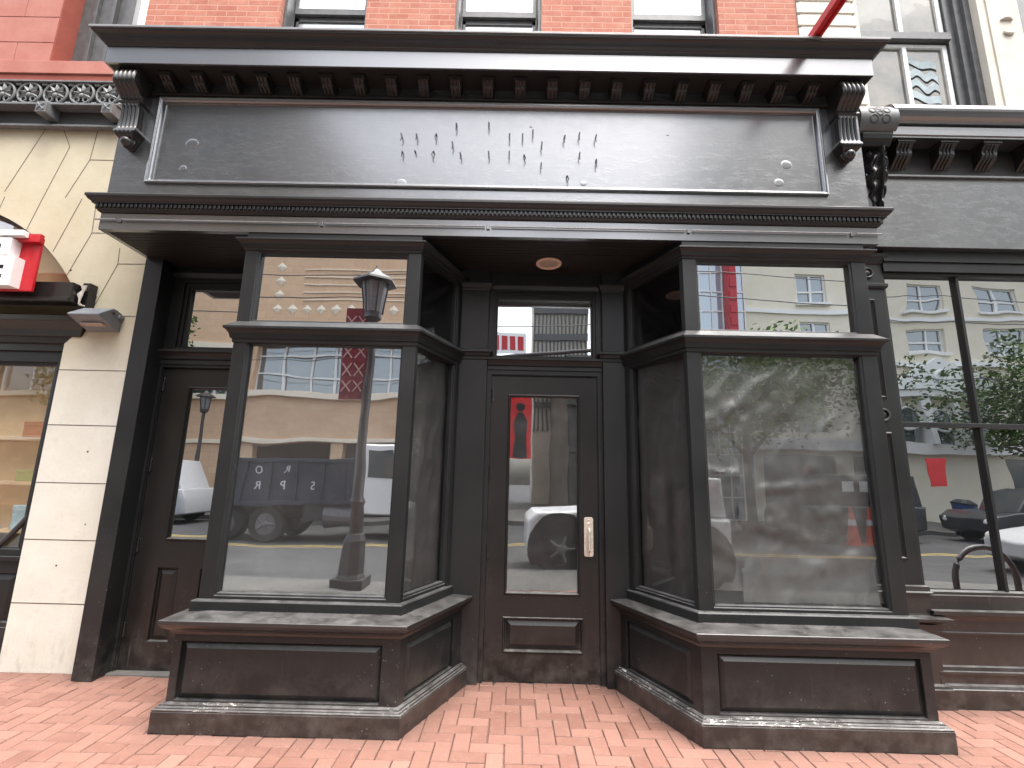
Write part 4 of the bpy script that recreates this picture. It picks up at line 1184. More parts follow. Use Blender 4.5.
# beige masonry building
OB = thing('masonry_building', (-9.5, -19, 0), 'beige masonry building with a glazed band and carved squares, mirrored in the left bay window', 'building')
p = facade(-24, -2.6, -17); q = lambda x: -2.6 - x
mb = MB()
holes = [(q(-11.0), q(-4.3), 4.95, 7.05), (q(-23.5), q(-12.4), 4.95, 7.05)]
gr = [(-23.5, -17.6), (-17.0, -11.3), (-10.7, -7.6), (-7.0, -3.2)]
holes += [(q(b), q(a), -.1, 2.75) for a, b in gr[2:]]
holes = [(min(h[0], h[1]), max(h[0], h[1]), h[2], h[3]) for h in holes]
mb.wall(p, 0, p.L, -.1, 13.2, holes, .5)
mb.box(-24, -2.6, -30, -17.5, 13.0, 13.2); mb.box(-2.65, -2.6, -30, -17, -.1, 13.2)
mb.build('wall', M['beige'], OB)
mb = MB()
for z0, z1, o in ((4.70, 4.93, .22), (7.07, 7.32, .16), (12.9, 13.35, .35), (2.78, 2.95, .10)): mb.pbox(p, 0, p.L, z0, z1, 0.002, o)
for z in (8.9, 9.25, 9.6, 9.95, 10.3): mb.pbox(p, q(-4.6), q(-9.3), z, z + .05, .002, .05)
mb.build('ledge', M['beigetrim'], OB, bevel=.01)
mb = MB()
for (x, z) in [(-10.33, 8.5 + .64 * i) for i in range(5)] + [(-10.33 + .63 * i, 8.5) for i in range(1, 10)]:
    a = q(x)
    mb.mesh([p.m(a - .22, z, .01), p.m(a, z - .22, .01), p.m(a + .22, z, .01), p.m(a, z + .22, .01), p.m(a, z, .09)], [(0, 1, 4), (1, 2, 4), (2, 3, 4), (3, 0, 4)])
mb.build('carved_square', M['beigetrim'], OB)
mb = MB()
for a0, a1 in ((q(-4.3), q(-11.0)), (q(-12.4), q(-23.5))):
    mb.pbox(p, a0, a1, 4.95, 7.05, -.45, -.42)
gw = mb.build('window_band', M['g_far'], OB)
mb = MB()
for x in [-4.3 - 1.12 * i for i in range(7)] + [-12.4 - 1.2 * i for i in range(10)]: mb.pbox(p, q(x) - .04, q(x) + .04, 4.95, 7.05, -.419, -.34)
for z in (5.6, 6.5): mb.pbox(p, q(-4.3), q(-11), z, z + .07, -.339, -.30)
mb.build('mullion', M['whitetrim'], gw)
mb = MB(); mb.box(-24, -11.2, -30, -17.02, 13.36, 21.5); mb.build('added_upper_block', M['concrete'], OB)  # unseen block added to darken the left of the sign board's reflection
mb = MB(); mb.box(-23.8, -2.7, -20.0, -19.9, -.1, 4.6); mb.build('arcade_back', M['arcade'], OB)
# glazed building in the middle
GB = thing('glazed_building', (6.4, -21, 0), 'pale building with a glass corner and red upright letters, mirrored in the right bay window', 'building')
p = facade(2.4, 8.2, -19); q = lambda x: 8.2 - x
mb = MB(); mb.wall(p, 0, p.L, -.1, 8.4, [(q(b), q(a), z0, z1) for a, b in ((2.9, 3.9), (4.5, 5.5), (6.1, 7.4)) for z0, z1 in ((.0, 2.6), (3.4, 4.9), (5.6, 7.3))], .3)
mb.box(2.4, 8.2, -30, -19.4, 8.2, 8.4); mb.box(2.4, 2.45, -30, -19, -.1, 8.4)
for z in (2.9, 5.15, 7.7): mb.pbox(p, 0, p.L, z, z + .25, .002, .2)
mb.build('wall', M['concrete'], GB)
mb = MB(); mb.pbox(p, .1, p.L - .1, 0, 8, -.28, -.25); mb.build('pane', M['g_far'], GB)
p = facade(8.2, 10.9, -19.6)
mb = MB(); mb.pbox(p, 0, p.L, 0, 21, -.3, 0); g_ = mb.build('glass_corner', mat_glass('curtain wall glass', .3, back=(.25, .32, .38), wave=.02), GB)
mb = MB()
for i in range(6): mb.pbox(p, i * .53, i * .53 + .05, 0, 21, .001, .06)
for i in range(22): mb.pbox(p, 0, p.L, i * .97, i * .97 + .06, .001, .05)
mb.build('mullion', M['whitetrim'], g_)
mb = MB(); mb.box(9.85, 10.25, -19.5, -18.9, 8.0, 13.2)
for i in range(8): mb.box(9.90, 10.2, -18.899, -18.86, 8.2 + i * .62, 8.62 + i * .62)
mb.build('sign_column', M['red'], GB)
# tall slatted tower far behind, seen over the glazed building
TW = thing('slatted_tower', (2.4, -31, 0), 'tall pale tower with upright slats, mirrored in the transom over the door', 'building')
p = facade(1.2, 5.2, -30)
mb = MB(); mb.box(1.2, 5.2, -34, -30, -.1, 19); mb.build('wall', M['creamstone'], TW)
mb = MB()
for i in range(14): mb.pbox(p, .1 + i * .29, .22 + i * .29, 5, 18.5, .001, .12)
for z in (6.5, 8.6, 10.7, 12.8, 14.9, 17.0): mb.pbox(p, 0, p.L, z, z + .5, .13, .18)
mb.build('slat', M['frame'], TW)
# gantry sign
GS = thing('gantry_sign', (-.2, -15.5, 0), 'red and white sign boards on a steel gantry, mirrored in the central door transom', 'sign')
mb = MB()
mb.tube([(-1.9, -15.5, -.05), (-1.9, -15.5, 8.6)], .12, 10); mb.tube([(-1.9, -15.5, 7.0), (3.4, -15.2, 7.5)], .09, 8); mb.tube([(-1.9, -15.5, 7.0), (3.0, -15.2, 6.1)], .09, 8); mb.tube([(-1.9, -15.5, 6.4), (2.6, -15.2, 5.3)], .08, 8)
mb.build('steelwork', M['lamppost'], GS)
for (z0, z1, m_, w) in ((7.35, 8.15, 'red', .55), (6.75, 7.1, 'whitetrim', .35), (5.7, 6.2, 'red', .65)):
    mb = MB(); mb.box(-1.6, .35, -15.42, -15.36, z0 - .08, z1 + .08); b_ = mb.build('board', M['whitetrim'], GS)
    if m_ == 'red':
        mb = MB()
        for i in range(5): mb.box(-1.45 + i * .36, -1.2 + i * .36, -15.3599, -15.34, z0 + .08, z1 - .08)
        mb.build('red_block', M['red'], b_)
# cream building on the right
CB = thing('cream_building', (24, -22, 0), 'cream building with white framed windows and an arched pediment, mirrored in the right-hand glass', 'building')
p = facade(10.9, 44, -20); q = lambda x: 44 - x
wx = [(13.75, 15.2), (16.8, 18.1), (19.8, 21.6), (23.5, 25.6), (27.4, 29.4), (31.2, 33.2), (35, 37), (39, 41)]
wz = [(8.25, 9.45), (10.45, 11.95), (13.2, 14.6), (16, 17.4), (18.8, 20.2)]
mb = MB()
lowh = [(q(b), q(a), 4.0, 6.1) for a, b in ((11.6, 12.6), (13.2, 14.6))] + [(q(b), q(a), .0, 3.0) for a, b in ((11.5, 14.8), (15.6, 18), (23.8, 27), (28, 32))]
mb.wall(p, 0, p.L, -.1, 21.5, [(q(b), q(a), c, d) for a, b in wx for c, d in wz] + lowh, .18)
mb.box(10.9, 44, -34, -20.4, 21.3, 21.5); mb.box(10.9, 10.95, -34, -20, -.1, 21.5)
mb.build('wall', M['cream'], CB)
for a, b in wx:
    for c, d in wz:
        m_ = MB(); m_.rings(p, [(q(b) - .02, q(a) + .02, c - .02, d + .02, -.10), (q(b) + .08, q(a) - .08, c + .08, d - .08, -.10), (q(b) + .08, q(a) - .08, c + .08, d - .08, -.17)])
        mid = (q(a) + q(b)) / 2
        m_.pbox(p, mid - .05, mid + .05, c + .05, d - .05, -.16, -.09); m_.pbox(p, q(b) + .05, q(a) - .05, c + (d - c) * .36, c + (d - c) * .36 + .09, -.16, -.095)
        m_.pbox(p, q(b) - .12, q(a) + .12, c - .14, c - .021, .002, .14)
        w = m_.build('window', M['whitetrim'], CB)
        m_ = MB(); m_.pbox(p, q(b), q(a), c, d, -.18, -.17); m_.build('pane', M['g_far'], w)
mb = MB(); mb.pbox(p, q(34), q(11), 0, 6.2, -.175, -.165); mb.build('shop_pane', M['g_far'], CB)
mb = MB()
for z0, z1, o in ((7.5, 7.75, .22), (3.2, 3.7, .3), (20.8, 21.6, .5), (9.85, 10.05, .10)): mb.pbox(p, 0, p.L, z0, z1, .002, o)
mb.build('ledge', M['whitetrim'], CB)
# pediment with arches
f3 = lambda a, z, o: p.m(a, z, o)
mb = MB()
pc = q(20.6)
mb.prism([(pc - 2.6, 6.3), (pc + 2.6, 6.3), (pc + 2.6, 6.5), (pc, 7.85), (pc - 2.6, 6.5)], f3, .30, .65)
mb.prism([(pc - 2.2, 5.95), (pc + 2.2, 5.95), (pc + 2.2, 6.28), (pc - 2.2, 6.28)], f3, .30, .55)
for dx in (-2.1, -.7, .7, 2.1): mb.pbox(p, pc + dx - .13, pc + dx + .13, 3.7, 5.95, .01, .45)
for dx in (-1.4, 0, 1.4):
    mb.torus((0, 0, 0), .56, .07, lambda u, v, t, dx=dx: p.m(pc + dx + u, 4.9 + v, .12 + t), 24, 6)
mb.torus((0, 0, 0), .24, .07, lambda u, v, t: p.m(pc, 0, 0) if False else p.m(pc + u, 6.95 + v, .68 + t), 20, 6)
mb.build('pediment', M['whitetrim'], CB)
mb = MB()
for dx in (-1.4, 0, 1.4):
    pts = [(pc + dx - .5, 3.75), (pc + dx + .5, 3.75)] + [(pc + dx + .5 * math.cos(t), 4.9 + .5 * math.sin(t)) for t in [math.pi * i / 12 for i in range(13)]]
    mb.prism(pts, f3, .01, .06)
mb.build('arched_pane', M['g_far'], CB)

def banner(name, x, y, z0, z1, w, mat, label, group=None, thick=.02):
    mb = MB(); N = 10
    for i in range(N):
        a, b = z0 + (z1 - z0) * i / N, z0 + (z1 - z0) * (i + 1) / N
        mb.box(x - w / 2, x + w / 2, y - thick + .01 * math.sin(i), y + .01 * math.sin(i), a, b)
    o = mb.build(name, mat, None); return tag(o, label, 'banner', group)

# street lamp beside the kerb
def street_lamp(x, y, H, label):
    L_ = thing('street_lamp', (x, y, 0), label, 'street lamp')
    mb = MB(); mb.box(x - .24, x + .24, y - .24, y + .24, .0, .14); mb.tube([(x, y, .14), (x, y, .20), (x, y, .62), (x, y, .72)], [.22, .19, .16, .12], 8)
    mb.build('base', M['lamppost'], L_, bevel=.01)
    mb = MB(); mb.tube([(x, y, .7), (x, y, 1.1), (x, y, 1.15), (x, y, 1.22), (x, y, H - .95)], [.10, .085, .11, .08, .055], 12); mb.build('post', M['lamppost'], L_, smooth=True)
    z = H - .95
    mb = MB(); mb.tube([(x, y, z), (x, y, z + .06), (x, y, z + .16)], [.06, .14, .13], 6)
    for k in range(6):
        a = R(60 * k); mb.tube([(x + .15 * math.cos(a), y + .15 * math.sin(a), z + .12), (x + .22 * math.cos(a), y + .22 * math.sin(a), z + .66)], .014, 6)
    mb.tube([(x, y, z + .64), (x, y, z + .68), (x, y, z + .80), (x, y, z + .90), (x, y, z + .95)], [.36, .34, .14, .03, .012], 6); mb.build('lantern', M['lamppost'], L_)
    mb = MB(); mb.tube([(x, y, z + .15), (x, y, z + .64)], [.135, .21], 6); mb.build('lantern_pane', M['lampglass'], L_)
street_lamp(-2.34, -4.45, 4.85, 'dark lantern street lamp with a maroon banner, mirrored in the left bay window')
mb = MB(); mb.box(-2.76, -2.40, -4.462, -4.442, 2.70, 4.12); bn = mb.build('banner', M['maroon'], None)
tag(bn, 'maroon banner with a pale lattice pattern hanging from the street lamp', 'banner')
mb = MB()
for k in range(5):
    for j in range(2):
        cx_, cz_ = -2.67 + j * .18, 2.90 + k * .25
        for d in (-1, 1):
            mb.tube([(cx_ - .07, -4.440, cz_ - d * .09), (cx_ + .07, -4.440, cz_ + d * .09)], .011, 6)
mb.build('lattice', M['bannertext'], bn)

# trees on the far pavement
def tree(name, x, y, H, r, seed, label, lm, n=5200, group='street trees across the road'):
    rng = random.Random(seed)
    T = thing(name, (x, y, 0), label, 'tree', group)
    mb = MB(); top = H * .62
    trunk = [(x + .05 * math.sin(i * 1.3), y + .05 * math.cos(i * 1.7), -.1 + (top + .1) * i / 7) for i in range(8)]
    mb.tube(trunk, [.19 - .018 * i for i in range(8)], 10)
    tips = []
    for k in range(11):
        a = k * 2.4 + rng.uniform(-.3, .3); z0 = H * rng.uniform(.32, .58); L = r * rng.uniform(.65, 1.0)
        p0 = Vector((x, y, z0)); p2 = Vector((x + math.cos(a) * L, y + math.sin(a) * L, z0 + rng.uniform(.15, .5) * (H - z0) + .3))
        p1 = (p0 + p2) / 2 + Vector((0, 0, .25))
        mb.tube([p0, p1, p2], [.07, .045, .015], 6); tips += [p1, p2]
    tips.append(Vector((x, y, H * .85)))
    mb.build('trunk', M['bark'], T, smooth=True)
    cl = []
    for t in tips:
        for _ in range(3): cl.append((t + Vector((rng.gauss(0, .35), rng.gauss(0, .35), rng.gauss(.15, .3))) * r * .5, rng.uniform(.16, .34) * r))
    vs, fs = [], []
    for i in range(n):
        c, rr = cl[i % len(cl)]
        d = Vector((rng.gauss(0, 1), rng.gauss(0, 1), rng.gauss(0, 1))).normalized() * rr * rng.uniform(.5, 1.1)
        pz = c + d; s_ = rng.uniform(.07, .14)
        u = Vector((rng.gauss(0, 1), rng.gauss(0, 1), rng.gauss(0, .5))).normalized(); w = u.cross(Vector((rng.gauss(0, 1), rng.gauss(0, 1), rng.gauss(0, 1)))).normalized()
        b = len(vs)
        vs += [pz - u * s_, pz + w * s_ * .5, pz + u * s_, pz - w * s_ * .5]; fs.append((b, b + 1, b + 2, b + 3))
    m_ = MB(); m_.mesh(vs, fs); m_.build('crown', lm, T, merge=False)
tree('street_tree', 8.7, -15.6, 7.9, 3.8, 1, 'leafy green street tree mirrored at the top of the papered right pane', M['leaf2'], 9000)
tree('street_tree', 21.6, -15.6, 7.4, 3.6, 2, 'leafy green street tree mirrored in the right-hand shop window', M['leaf'], 9000)
tree('street_tree', -16.4, -15.6, 9.0, 2.6, 3, 'leafy green street tree mirrored over the left side door', M['leaf'])

def wheel(parent, x, y, r, w=.24, side=1):
    mb = MB(); N = 28
    prof = [(r * .62, -w / 2), (r * .92, -w / 2), (r, -w * .32), (r, w * .32), (r * .92, w / 2), (r * .62, w / 2)]
    b = len(mb.v)
    for k in range(N):
        t = 2 * math.pi * k / N
        for rr, oo in prof: mb.v.append((x + rr * math.cos(t), y + oo, RZ + r + rr * math.sin(t)))
    for k in range(N):
        for j in range(len(prof) - 1):
            k2 = (k + 1) % N
            mb.f.append((b + k * 6 + j, b + k2 * 6 + j, b + k2 * 6 + j + 1, b + k * 6 + j + 1)); mb.mi.append(0)
    W0 = mb.build('wheel', M['tyre'], parent, smooth=True)
    mb = MB(); yy = y + side * w * .36
    mb.torus((0, 0, 0), r * .52, r * .10, lambda p, q, t: (x + p, yy + t * .4, RZ + r + q), 24, 6)
    mb.tube([(x, yy - .06, RZ + r), (x, yy + .02 * side, RZ + r)], r * .46, 20); mb.dome((x, yy + .02 * side, RZ + r), r * .2, .05, (0, side, 0))
    for k in range(5):
        a = 2 * math.pi * k / 5; mb.tube([(x, yy + .03 * side, RZ + r), (x + r * .5 * math.cos(a), yy + .03 * side, RZ + r + r * .5 * math.sin(a))], r * .06, 6)
    mb.build('rim', M['rim'], W0)
RZ = -.16
def vehicle(name, x, y, hd, lower, upper, width, wheels, wr, paint, label, cat='car', group=None, win='g_far'):
    """lower/upper: side outlines (x,z) with the nose towards +x when hd=1"""
    V = thing(name, (x, y, RZ), label, cat, group)
    f = lambda p, q, t: (x + hd * p, y + t, RZ + q)
    mb = MB(); h = width / 2
    n = len(lower)
    def loft(poly, ts, mi=0):
        b = len(mb.v); k = len(poly)
        cx_ = sum(p[0] for p in poly) / k; cz_ = sum(p[1] for p in poly) / k
        for t, s in ts: mb.v.extend([f(cx_ + (p - cx_) * s, cz_ + (z - cz_) * s, t) for p, z in poly])
        for i in range(len(ts) - 1):
            for j in range(k):
                j2 = (j + 1) % k
                mb.f.append((b + i * k + j, b + i * k + j2, b + (i + 1) * k + j2, b + (i + 1) * k + j)); mb.mi.append(mi)
        mb.f.append(tuple(b + j for j in range(k))); mb.mi.append(mi)
        mb.f.append(tuple(b + (len(ts) - 1) * k + j for j in reversed(range(k)))); mb.mi.append(mi)
    loft(lower, [(-h, .94), (-h * .93, .985), (-h * .8, 1), (h * .8, 1), (h * .93, .985), (h, .94)])
    mb.build('body', paint, V, bevel=.03, smooth=True)
    if upper:
        mb = MB(); loft(upper, [(-h * .80, .97), (-h * .70, 1), (h * .70, 1), (h * .80, .97)]); mb.build('cabin', paint, V, bevel=.03, smooth=True)
        mb = MB()
        cx_ = sum(p[0] for p in upper) / len(upper); zt = max(p[1] for p in upper); zb = min(p[1] for p in upper)
        xa, xb_ = min(p[0] for p in upper), max(p[0] for p in upper)
        for s in (-1, 1):
            for (a, b) in (((.20, .47), (.51, .76)) if win == 'g_far' else ((.06, .17), (.22, .38), (.42, .58), (.62, .70))):
                a0, a1 = xa + (xb_ - xa) * a, xa + (xb_ - xa) * b
                if win != 'g_far': mb.prism([(a0, zt - .55), (a1, zt - .55), (a1, zt - .22), (a0, zt - .22)], lambda p, q, t: f(p, q, s * t), h * .785, h * .815)
                else: mb.prism([(a0, zb + .05), (a1 + (.12 if b > .7 else 0), zb + .05), (a1, zt - .10), (a0 + (.1 if a < .3 else 0), zt - .10)], lambda p, q, t: f(p, q, s * t), h * .785, h * .815)
        mb.build('window', M[win], V)
    for wx_, sd in [(w_, s) for w_ in wheels for s in (-1, 1)]: wheel(V, x + hd * wx_, y + sd * (h - .11), wr, .24, sd)
    for wx_ in wheels:
        for s in (-1, 1):
            m_ = MB(); m_.prism([(wx_ + wr * 1.22 * math.cos(t), wr + wr * 1.22 * math.sin(t)) for t in [math.pi * (i / 14 * 1.3 - .15) for i in range(15)]], lambda p, q, t: f(p, q, s * t), h * .93, h + .004)
            m_.build('wheel_arch', M['tyre'], V)
    mb = MB(); xf = max(p[0] for p in lower)
    for s in (-1, 1):
        m_ = MB(); m_.dome(f(xf - .06, .72, s * h * .72), .11, .05, (hd, 0, 0), sx=1.3); m_.build('headlight', M['white'], V, smooth=True)
    return V
sed_l = [(-2.2, .32), (-2.25, .6), (-2.15, .92), (-1.5, 1.0), (.9, .98), (1.95, .82), (2.2, .66), (2.22, .35), (1.9, .24), (-1.9, .24)]
sed_u = [(-1.75, .99), (-1.2, 1.42), (-.4, 1.5), (.35, 1.42), (1.1, .96)]
suv_l = [(-2.3, .38), (-2.34, .7), (-2.28, 1.08), (1.0, 1.08), (2.1, .98), (2.32, .8), (2.34, .42), (2.0, .3), (-2.0, .3)]
suv_u = [(-2.22, 1.06), (-2.05, 1.72), (-1.7, 1.80), (.1, 1.78), (.55, 1.66), (1.15, 1.06)]
pk_l = [(-2.7, .5), (-2.72, 1.15), (-.6, 1.18), (.2, 1.2), (1.2, 1.2), (2.45, 1.12), (2.66, 1.0), (2.72, .5), (2.3, .42), (-2.3, .42)]
pk_u = [(-.9, 1.17), (-.75, 1.85), (-.4, 1.93), (.45, 1.90), (.7, 1.84), (1.25, 1.18)]
vehicle('parked_car', 1.78, -5.95, -1, [(-1.6, .45), (-1.62, 1.15), (.3, 1.18), (1.45, 1.1), (1.6, .95), (1.62, .5), (1.4, .42), (-1.4, .42)], [(-1.6, 1.16), (-1.55, 1.80), (-.2, 1.82), (.15, 1.72), (.5, 1.16)], 1.8, (-1.0, .98), .50, M['carwhite'], 'boxy white off-road car at the near kerb, its front wheel mirrored in the central door')
vehicle('parked_car', 17.0, -12.8, -1, suv_l, suv_u, 1.85, (-1.42, 1.42), .36, M['cardark'], 'dark sport utility car on the road, mirrored in the right-hand shop window')
vehicle('parked_car', 12.4, -6.6, -1, sed_l, sed_u, 1.78, (-1.35, 1.38), .33, M['carsilver'], 'silver saloon car at the near kerb, mirrored low in the right-hand shop window')

vehicle('parked_van', 11.0, -13.55, -1, [(-2.4, .35), (-2.45, 1.15), (2.3, 1.15), (2.45, .8), (2.45, .35), (2.1, .28), (-2.1, .28)], [(-2.44, 1.12), (-2.36, 2.1), (1.7, 2.1), (2.2, 1.13)], 1.95, (-1.5, 1.55), .36, M['cardark'], 'dark van with pale windows across the road, mirrored in the papered right pane', 'van', None, 'whitetrim')  # windows painted white to imitate brightly lit glass
# dump truck
DT = thing('dump_truck', (-6.3, -11.2, RZ), 'white cabbed dump truck with a lettered navy body, mirrored in the left bay window', 'truck')
TX, TY = -6.05, -11.5
mb = MB()
mb.prism([(TX - 2.15, .88), (TX - 2.0, .72), (TX + 1.7, .72), (TX + 1.75, 1.98), (TX - 2.25, 1.93)], lambda p, q, t: (p, t, q), TY - 1.05, TY + 1.05)
for i in range(6): mb.box(TX - 1.95 + i * .68, TX - 1.87 + i * .68, TY + 1.051, TY + 1.10, .78, 1.9)
mb.box(TX - 2.2, TX + 1.72, TY + 1.051, TY + 1.12, 1.86, 1.97); mb.box(TX - 2.0, TX + 1.70, TY + 1.051, TY + 1.11, .72, .82)
body = mb.build('dump_body', M['navy'], DT, bevel=.01)
def lettering(txt, x, z, size, y, parent, mat):
    cu = bpy.data.curves.new('lettering', 'FONT'); cu.body = txt; cu.size = size; cu.extrude = .004; cu.align_x = 'CENTER'
    t = bpy.data.objects.new('lettering_tmp', cu); col.objects.link(t)
    dg = bpy.context.evaluated_depsgraph_get(); me = bpy.data.meshes.new_from_object(t.evaluated_get(dg))
    bpy.data.objects.remove(t); bpy.data.curves.remove(cu)
    me.name = 'lettering'; me.transform(Matrix.Translation((x, y, z)) @ Matrix.Rotation(math.pi, 4, 'Z') @ Matrix.Rotation(math.pi / 2, 4, 'X'))
    me.materials.clear(); me.materials.append(mat)
    o = bpy.data.objects.new('lettering', me); col.objects.link(o); adopt(o, parent)
for ch, i in (('R', 2), ('O', 1), ('C', 0)): lettering(ch, TX - 1.53 + i * .68, 1.55, .30, TY + 1.06, body, M['trucktext'])
for ch, i in (('S', 3), ('P', 2), ('R', 1), ('I', 0)): lettering(ch, TX - 1.53 + i * .68, 1.12, .30, TY + 1.06, body, M['trucktext'])
mb = MB(); mb.box(TX - 2.1, TX + 3.2, TY - .45, TY + .45, .42, .70); mb.box(TX + .35, TX + 1.2, TY + .5, TY + .95, .32, .72); mb.build('chassis', M['cardark'], DT, bevel=.02)
mb = MB(); mb.tube([(TX + .9, TY + .80, .45), (TX + 1.7, TY + .80, .45)], .27, 16); mb.build('fuel_tank', M['rim'], DT)
mb = MB()
mb.prism([(TX + 1.85, .55), (TX + 1.85, 2.15), (TX + 1.95, 2.35), (TX + 2.85, 2.32), (TX + 3.10, 1.62), (TX + 4.1, 1.45), (TX + 4.2, .85), (TX + 4.2, .45), (TX + 3.9, .45), (TX + 3.75, .9), (TX + 3.3, 1.0), (TX + 2.9, .8), (TX + 2.75, .5)], lambda p, q, t: (p, t, q), TY - 1.0, TY + 1.0)
cab = mb.build('cab', M['carwhite'], DT, bevel=.05, smooth=True)
mb = MB(); mb.prism([(TX + 2.05, 1.5), (TX + 2.95, 1.5), (TX + 2.75, 2.18), (TX + 2.08, 2.2)], lambda p, q, t: (p, t, q), TY - 1.015, TY + 1.015); mb.build('window', M['g_far'], cab)
mb = MB(); mb.box(TX + 3.0, TX + 3.1, TY + 1.0, TY + 1.25, 1.5, 1.95); mb.build('mirror', M['cardark'], cab, bevel=.02)
for wx_ in (-1.55, -.55, 3.35):
    for s in (-1, 1): wheel(DT, TX + wx_, TY + s * .88, .46, .3, s)
# wires over the street, one more lamp and a parked van across the road
for (y0, z0, y1, z1) in ((-10.5, 7.2, -11.5, 7.0), (-12.5, 8.6, -12.0, 8.3), (-13.5, 5.9, -14.2, 6.1)):
    mb = MB(); mb.tube([(-30 + 70 * i / 24, y0 + (y1 - y0) * i / 24, z0 + (z1 - z0) * i / 24 - .5 * math.sin(math.pi * ((i * 2) % 24) / 24)) for i in range(25)], .016, 6)
    tag(mb.build('overhead_wire', M['cardark'], None), 'sagging dark cable strung along the street, mirrored across the shop glass', 'cable', 'cables over the street')
street_lamp(-12.6, -15.3, 4.85, 'dark lantern street lamp across the road, mirrored in the glass of the left side door')
vehicle('parked_van', -13.4, -13.4, 1, [(-2.4, .35), (-2.45, 1.15), (2.3, 1.15), (2.45, .8), (2.45, .35), (2.1, .28), (-2.1, .28)], [(-2.44, 1.12), (-2.36, 2.1), (1.7, 2.1), (2.2, 1.13)], 1.95, (-1.5, 1.55), .36, M['carsilver'], 'silver van parked across the road, mirrored in the glass of the left side door', 'van')
# traffic cones and bin
def cone(x, y, label):
    K = thing('traffic_cone', (x, y, -.16), label, 'traffic cone', 'orange cones on the road')
    mb = MB(); mb.box(x - .2, x + .2, y - .2, y + .2, -.155, -.115); mb.tube([(x, y, -.115), (x, y, .95)], [.175, .035], 16); mb.build('cone_body', M['cone'], K, bevel=.006)
    mb = MB(); mb.tube([(x, y, .40), (x, y, .58)], [.1165, .0925], 16, caps=False); mb.build('white_band', M['whitetrim'], K)
cone(10.15, -12.4, 'left one of the two orange traffic cones mirrored in the papered right pane'); cone(10.75, -12.5, 'right one of the two orange traffic cones mirrored in the papered right pane')
BN = thing('litter_bin', (17.3, -15.6, 0), 'blue litter bin across the street, mirrored in the right-hand shop window', 'bin')
mb = MB(); mb.tube([(17.3, -15.6, -.02), (17.3, -15.6, .1), (17.3, -15.6, .95)], [.30, .33, .38], 14); mb.build('drum', M['blue'], BN); mb = MB(); mb.tube([(17.3, -15.6, .951), (17.3, -15.6, 1.0), (17.3, -15.6, 1.12)], [.41, .41, .2], 14); mb.build('lid', M['cardark'], BN)
banner('banner', 16.2, -15.4, 1.6, 2.75, .72, M['redcloth'], 'red street banner across the road, mirrored in the right-hand shop window')
bn2 = banner('banner', .05, -7.0, 2.0, 3.75, .5, M['redcloth'], 'red street banner mirrored in the upper corner of the central door glass')
mb = MB()
mb.prism([(-.10, 2.02), (.20, 2.02), (.17, 2.55), (.20, 2.85), (.10, 3.05), (.0, 3.05), (-.08, 2.85), (-.05, 2.5)], lambda p, q, t: (p, t, q), -6.985, -6.975)
mb.dome((.05, -6.985, 3.18), .10, .012, (0, 1, 0)); mb.build('printed_figure', M['cardark'], bn2)
# bicycle rack
mb = MB()
bx, by = 4.98, -1.72
mb.tube([(bx - .33, by, 0), (bx - .33, by, .6)] + [(bx - .33 * math.cos(t), by, .6 + .33 * math.sin(t)) for t in [math.pi * i / 14 for i in range(1, 14)]] + [(bx + .33, by, .6), (bx + .33, by, 0)], .028, 10)
for s in (-1, 1): mb.tube([(bx + s * .33, by, .0), (bx + s * .33, by, .012)], .075, 14)
o = mb.build('bicycle_rack', M['lamppost'], None, smooth=True); tag(o, 'dark arched bicycle rack on the brick pavement, mirrored low in the right-hand shop window', 'bike rack')

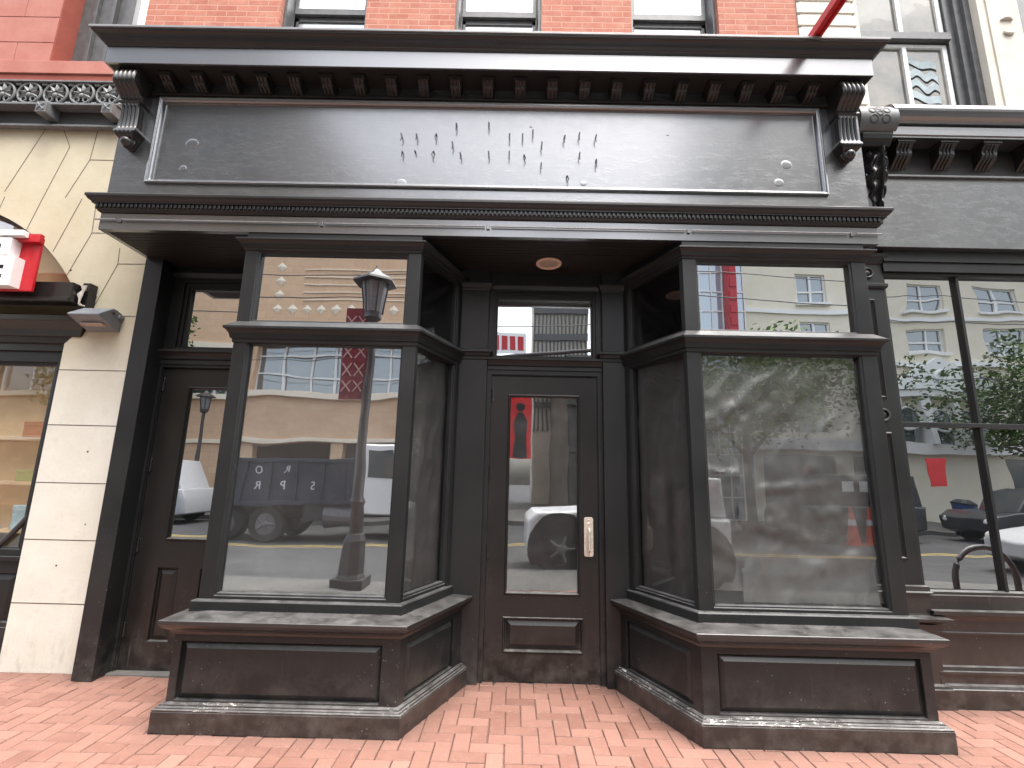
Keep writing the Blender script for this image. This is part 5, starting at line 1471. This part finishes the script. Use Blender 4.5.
# ------------------------------------------------------------------ light
world = bpy.data.worlds.new('World'); scene.world = world; world.use_nodes = True
nt = world.node_tree; nt.nodes.clear()
out = nt.nodes.new('ShaderNodeOutputWorld'); bg = nt.nodes.new('ShaderNodeBackground'); sky = nt.nodes.new('ShaderNodeTexSky')
sky.sky_type = 'NISHITA'; sky.sun_disc = False
EL, AZM = 70, 140      # high bright haze over the street
sky.sun_elevation = R(EL); sky.sun_rotation = R(AZM); sky.air_density = 1.0; sky.dust_density = 6.0; sky.ozone_density = 1.0
hs = nt.nodes.new('ShaderNodeHueSaturation'); hs.inputs['Saturation'].default_value = .45; hs.inputs['Value'].default_value = 4.9
nt.links.new(sky.outputs[0], hs.inputs['Color']); nt.links.new(hs.outputs[0], bg.inputs['Color'])
bg.inputs['Strength'].default_value = .15
nt.links.new(bg.outputs[0], out.inputs[0])
sd = bpy.data.lights.new('sun', 'SUN'); sd.energy = 1.5; sd.angle = R(60); sd.color = (1, .965, .91)
so = bpy.data.objects.new('sun', sd); col.objects.link(so)
# sun_rotation 0 puts the sun towards +Y, turning clockwise seen from above
sdir = Vector((math.sin(R(AZM)) * math.cos(R(EL)), math.cos(R(AZM)) * math.cos(R(EL)), math.sin(R(EL))))
so.rotation_euler = (-sdir).to_track_quat('-Z', 'Y').to_euler(); so.location = sdir * 60

# ------------------------------------------------------------------ camera
cd = bpy.data.cameras.new('camera'); cam = bpy.data.objects.new('camera', cd); col.objects.link(cam)
cd.sensor_width = 36; cd.sensor_fit = 'HORIZONTAL'; cd.lens = 488.46 * 36 / 1024; cd.clip_end = 1000; cd.clip_start = .05
pi_, ro_, ya_ = .1942, .0226, -.0066
fw = Vector((math.sin(ya_) * math.cos(pi_), math.cos(ya_) * math.cos(pi_), math.sin(pi_)))
r0 = Vector((math.cos(ya_), -math.sin(ya_), 0)); u0 = r0.cross(fw)
rr = r0 * math.cos(ro_) + u0 * math.sin(ro_); uu = -r0 * math.sin(ro_) + u0 * math.cos(ro_)
cam.matrix_world = Matrix(((rr.x, uu.x, -fw.x, -.0837), (rr.y, uu.y, -fw.y, -4.111), (rr.z, uu.z, -fw.z, 1.5264), (0, 0, 0, 1)))
scene.camera = cam
scene.view_settings.view_transform = 'Standard'; scene.view_settings.look = 'None'; scene.view_settings.exposure = 0; scene.view_settings.gamma = 1
scene.render.engine = 'CYCLES'
scene.cycles.max_bounces = 8; scene.cycles.use_denoising = True
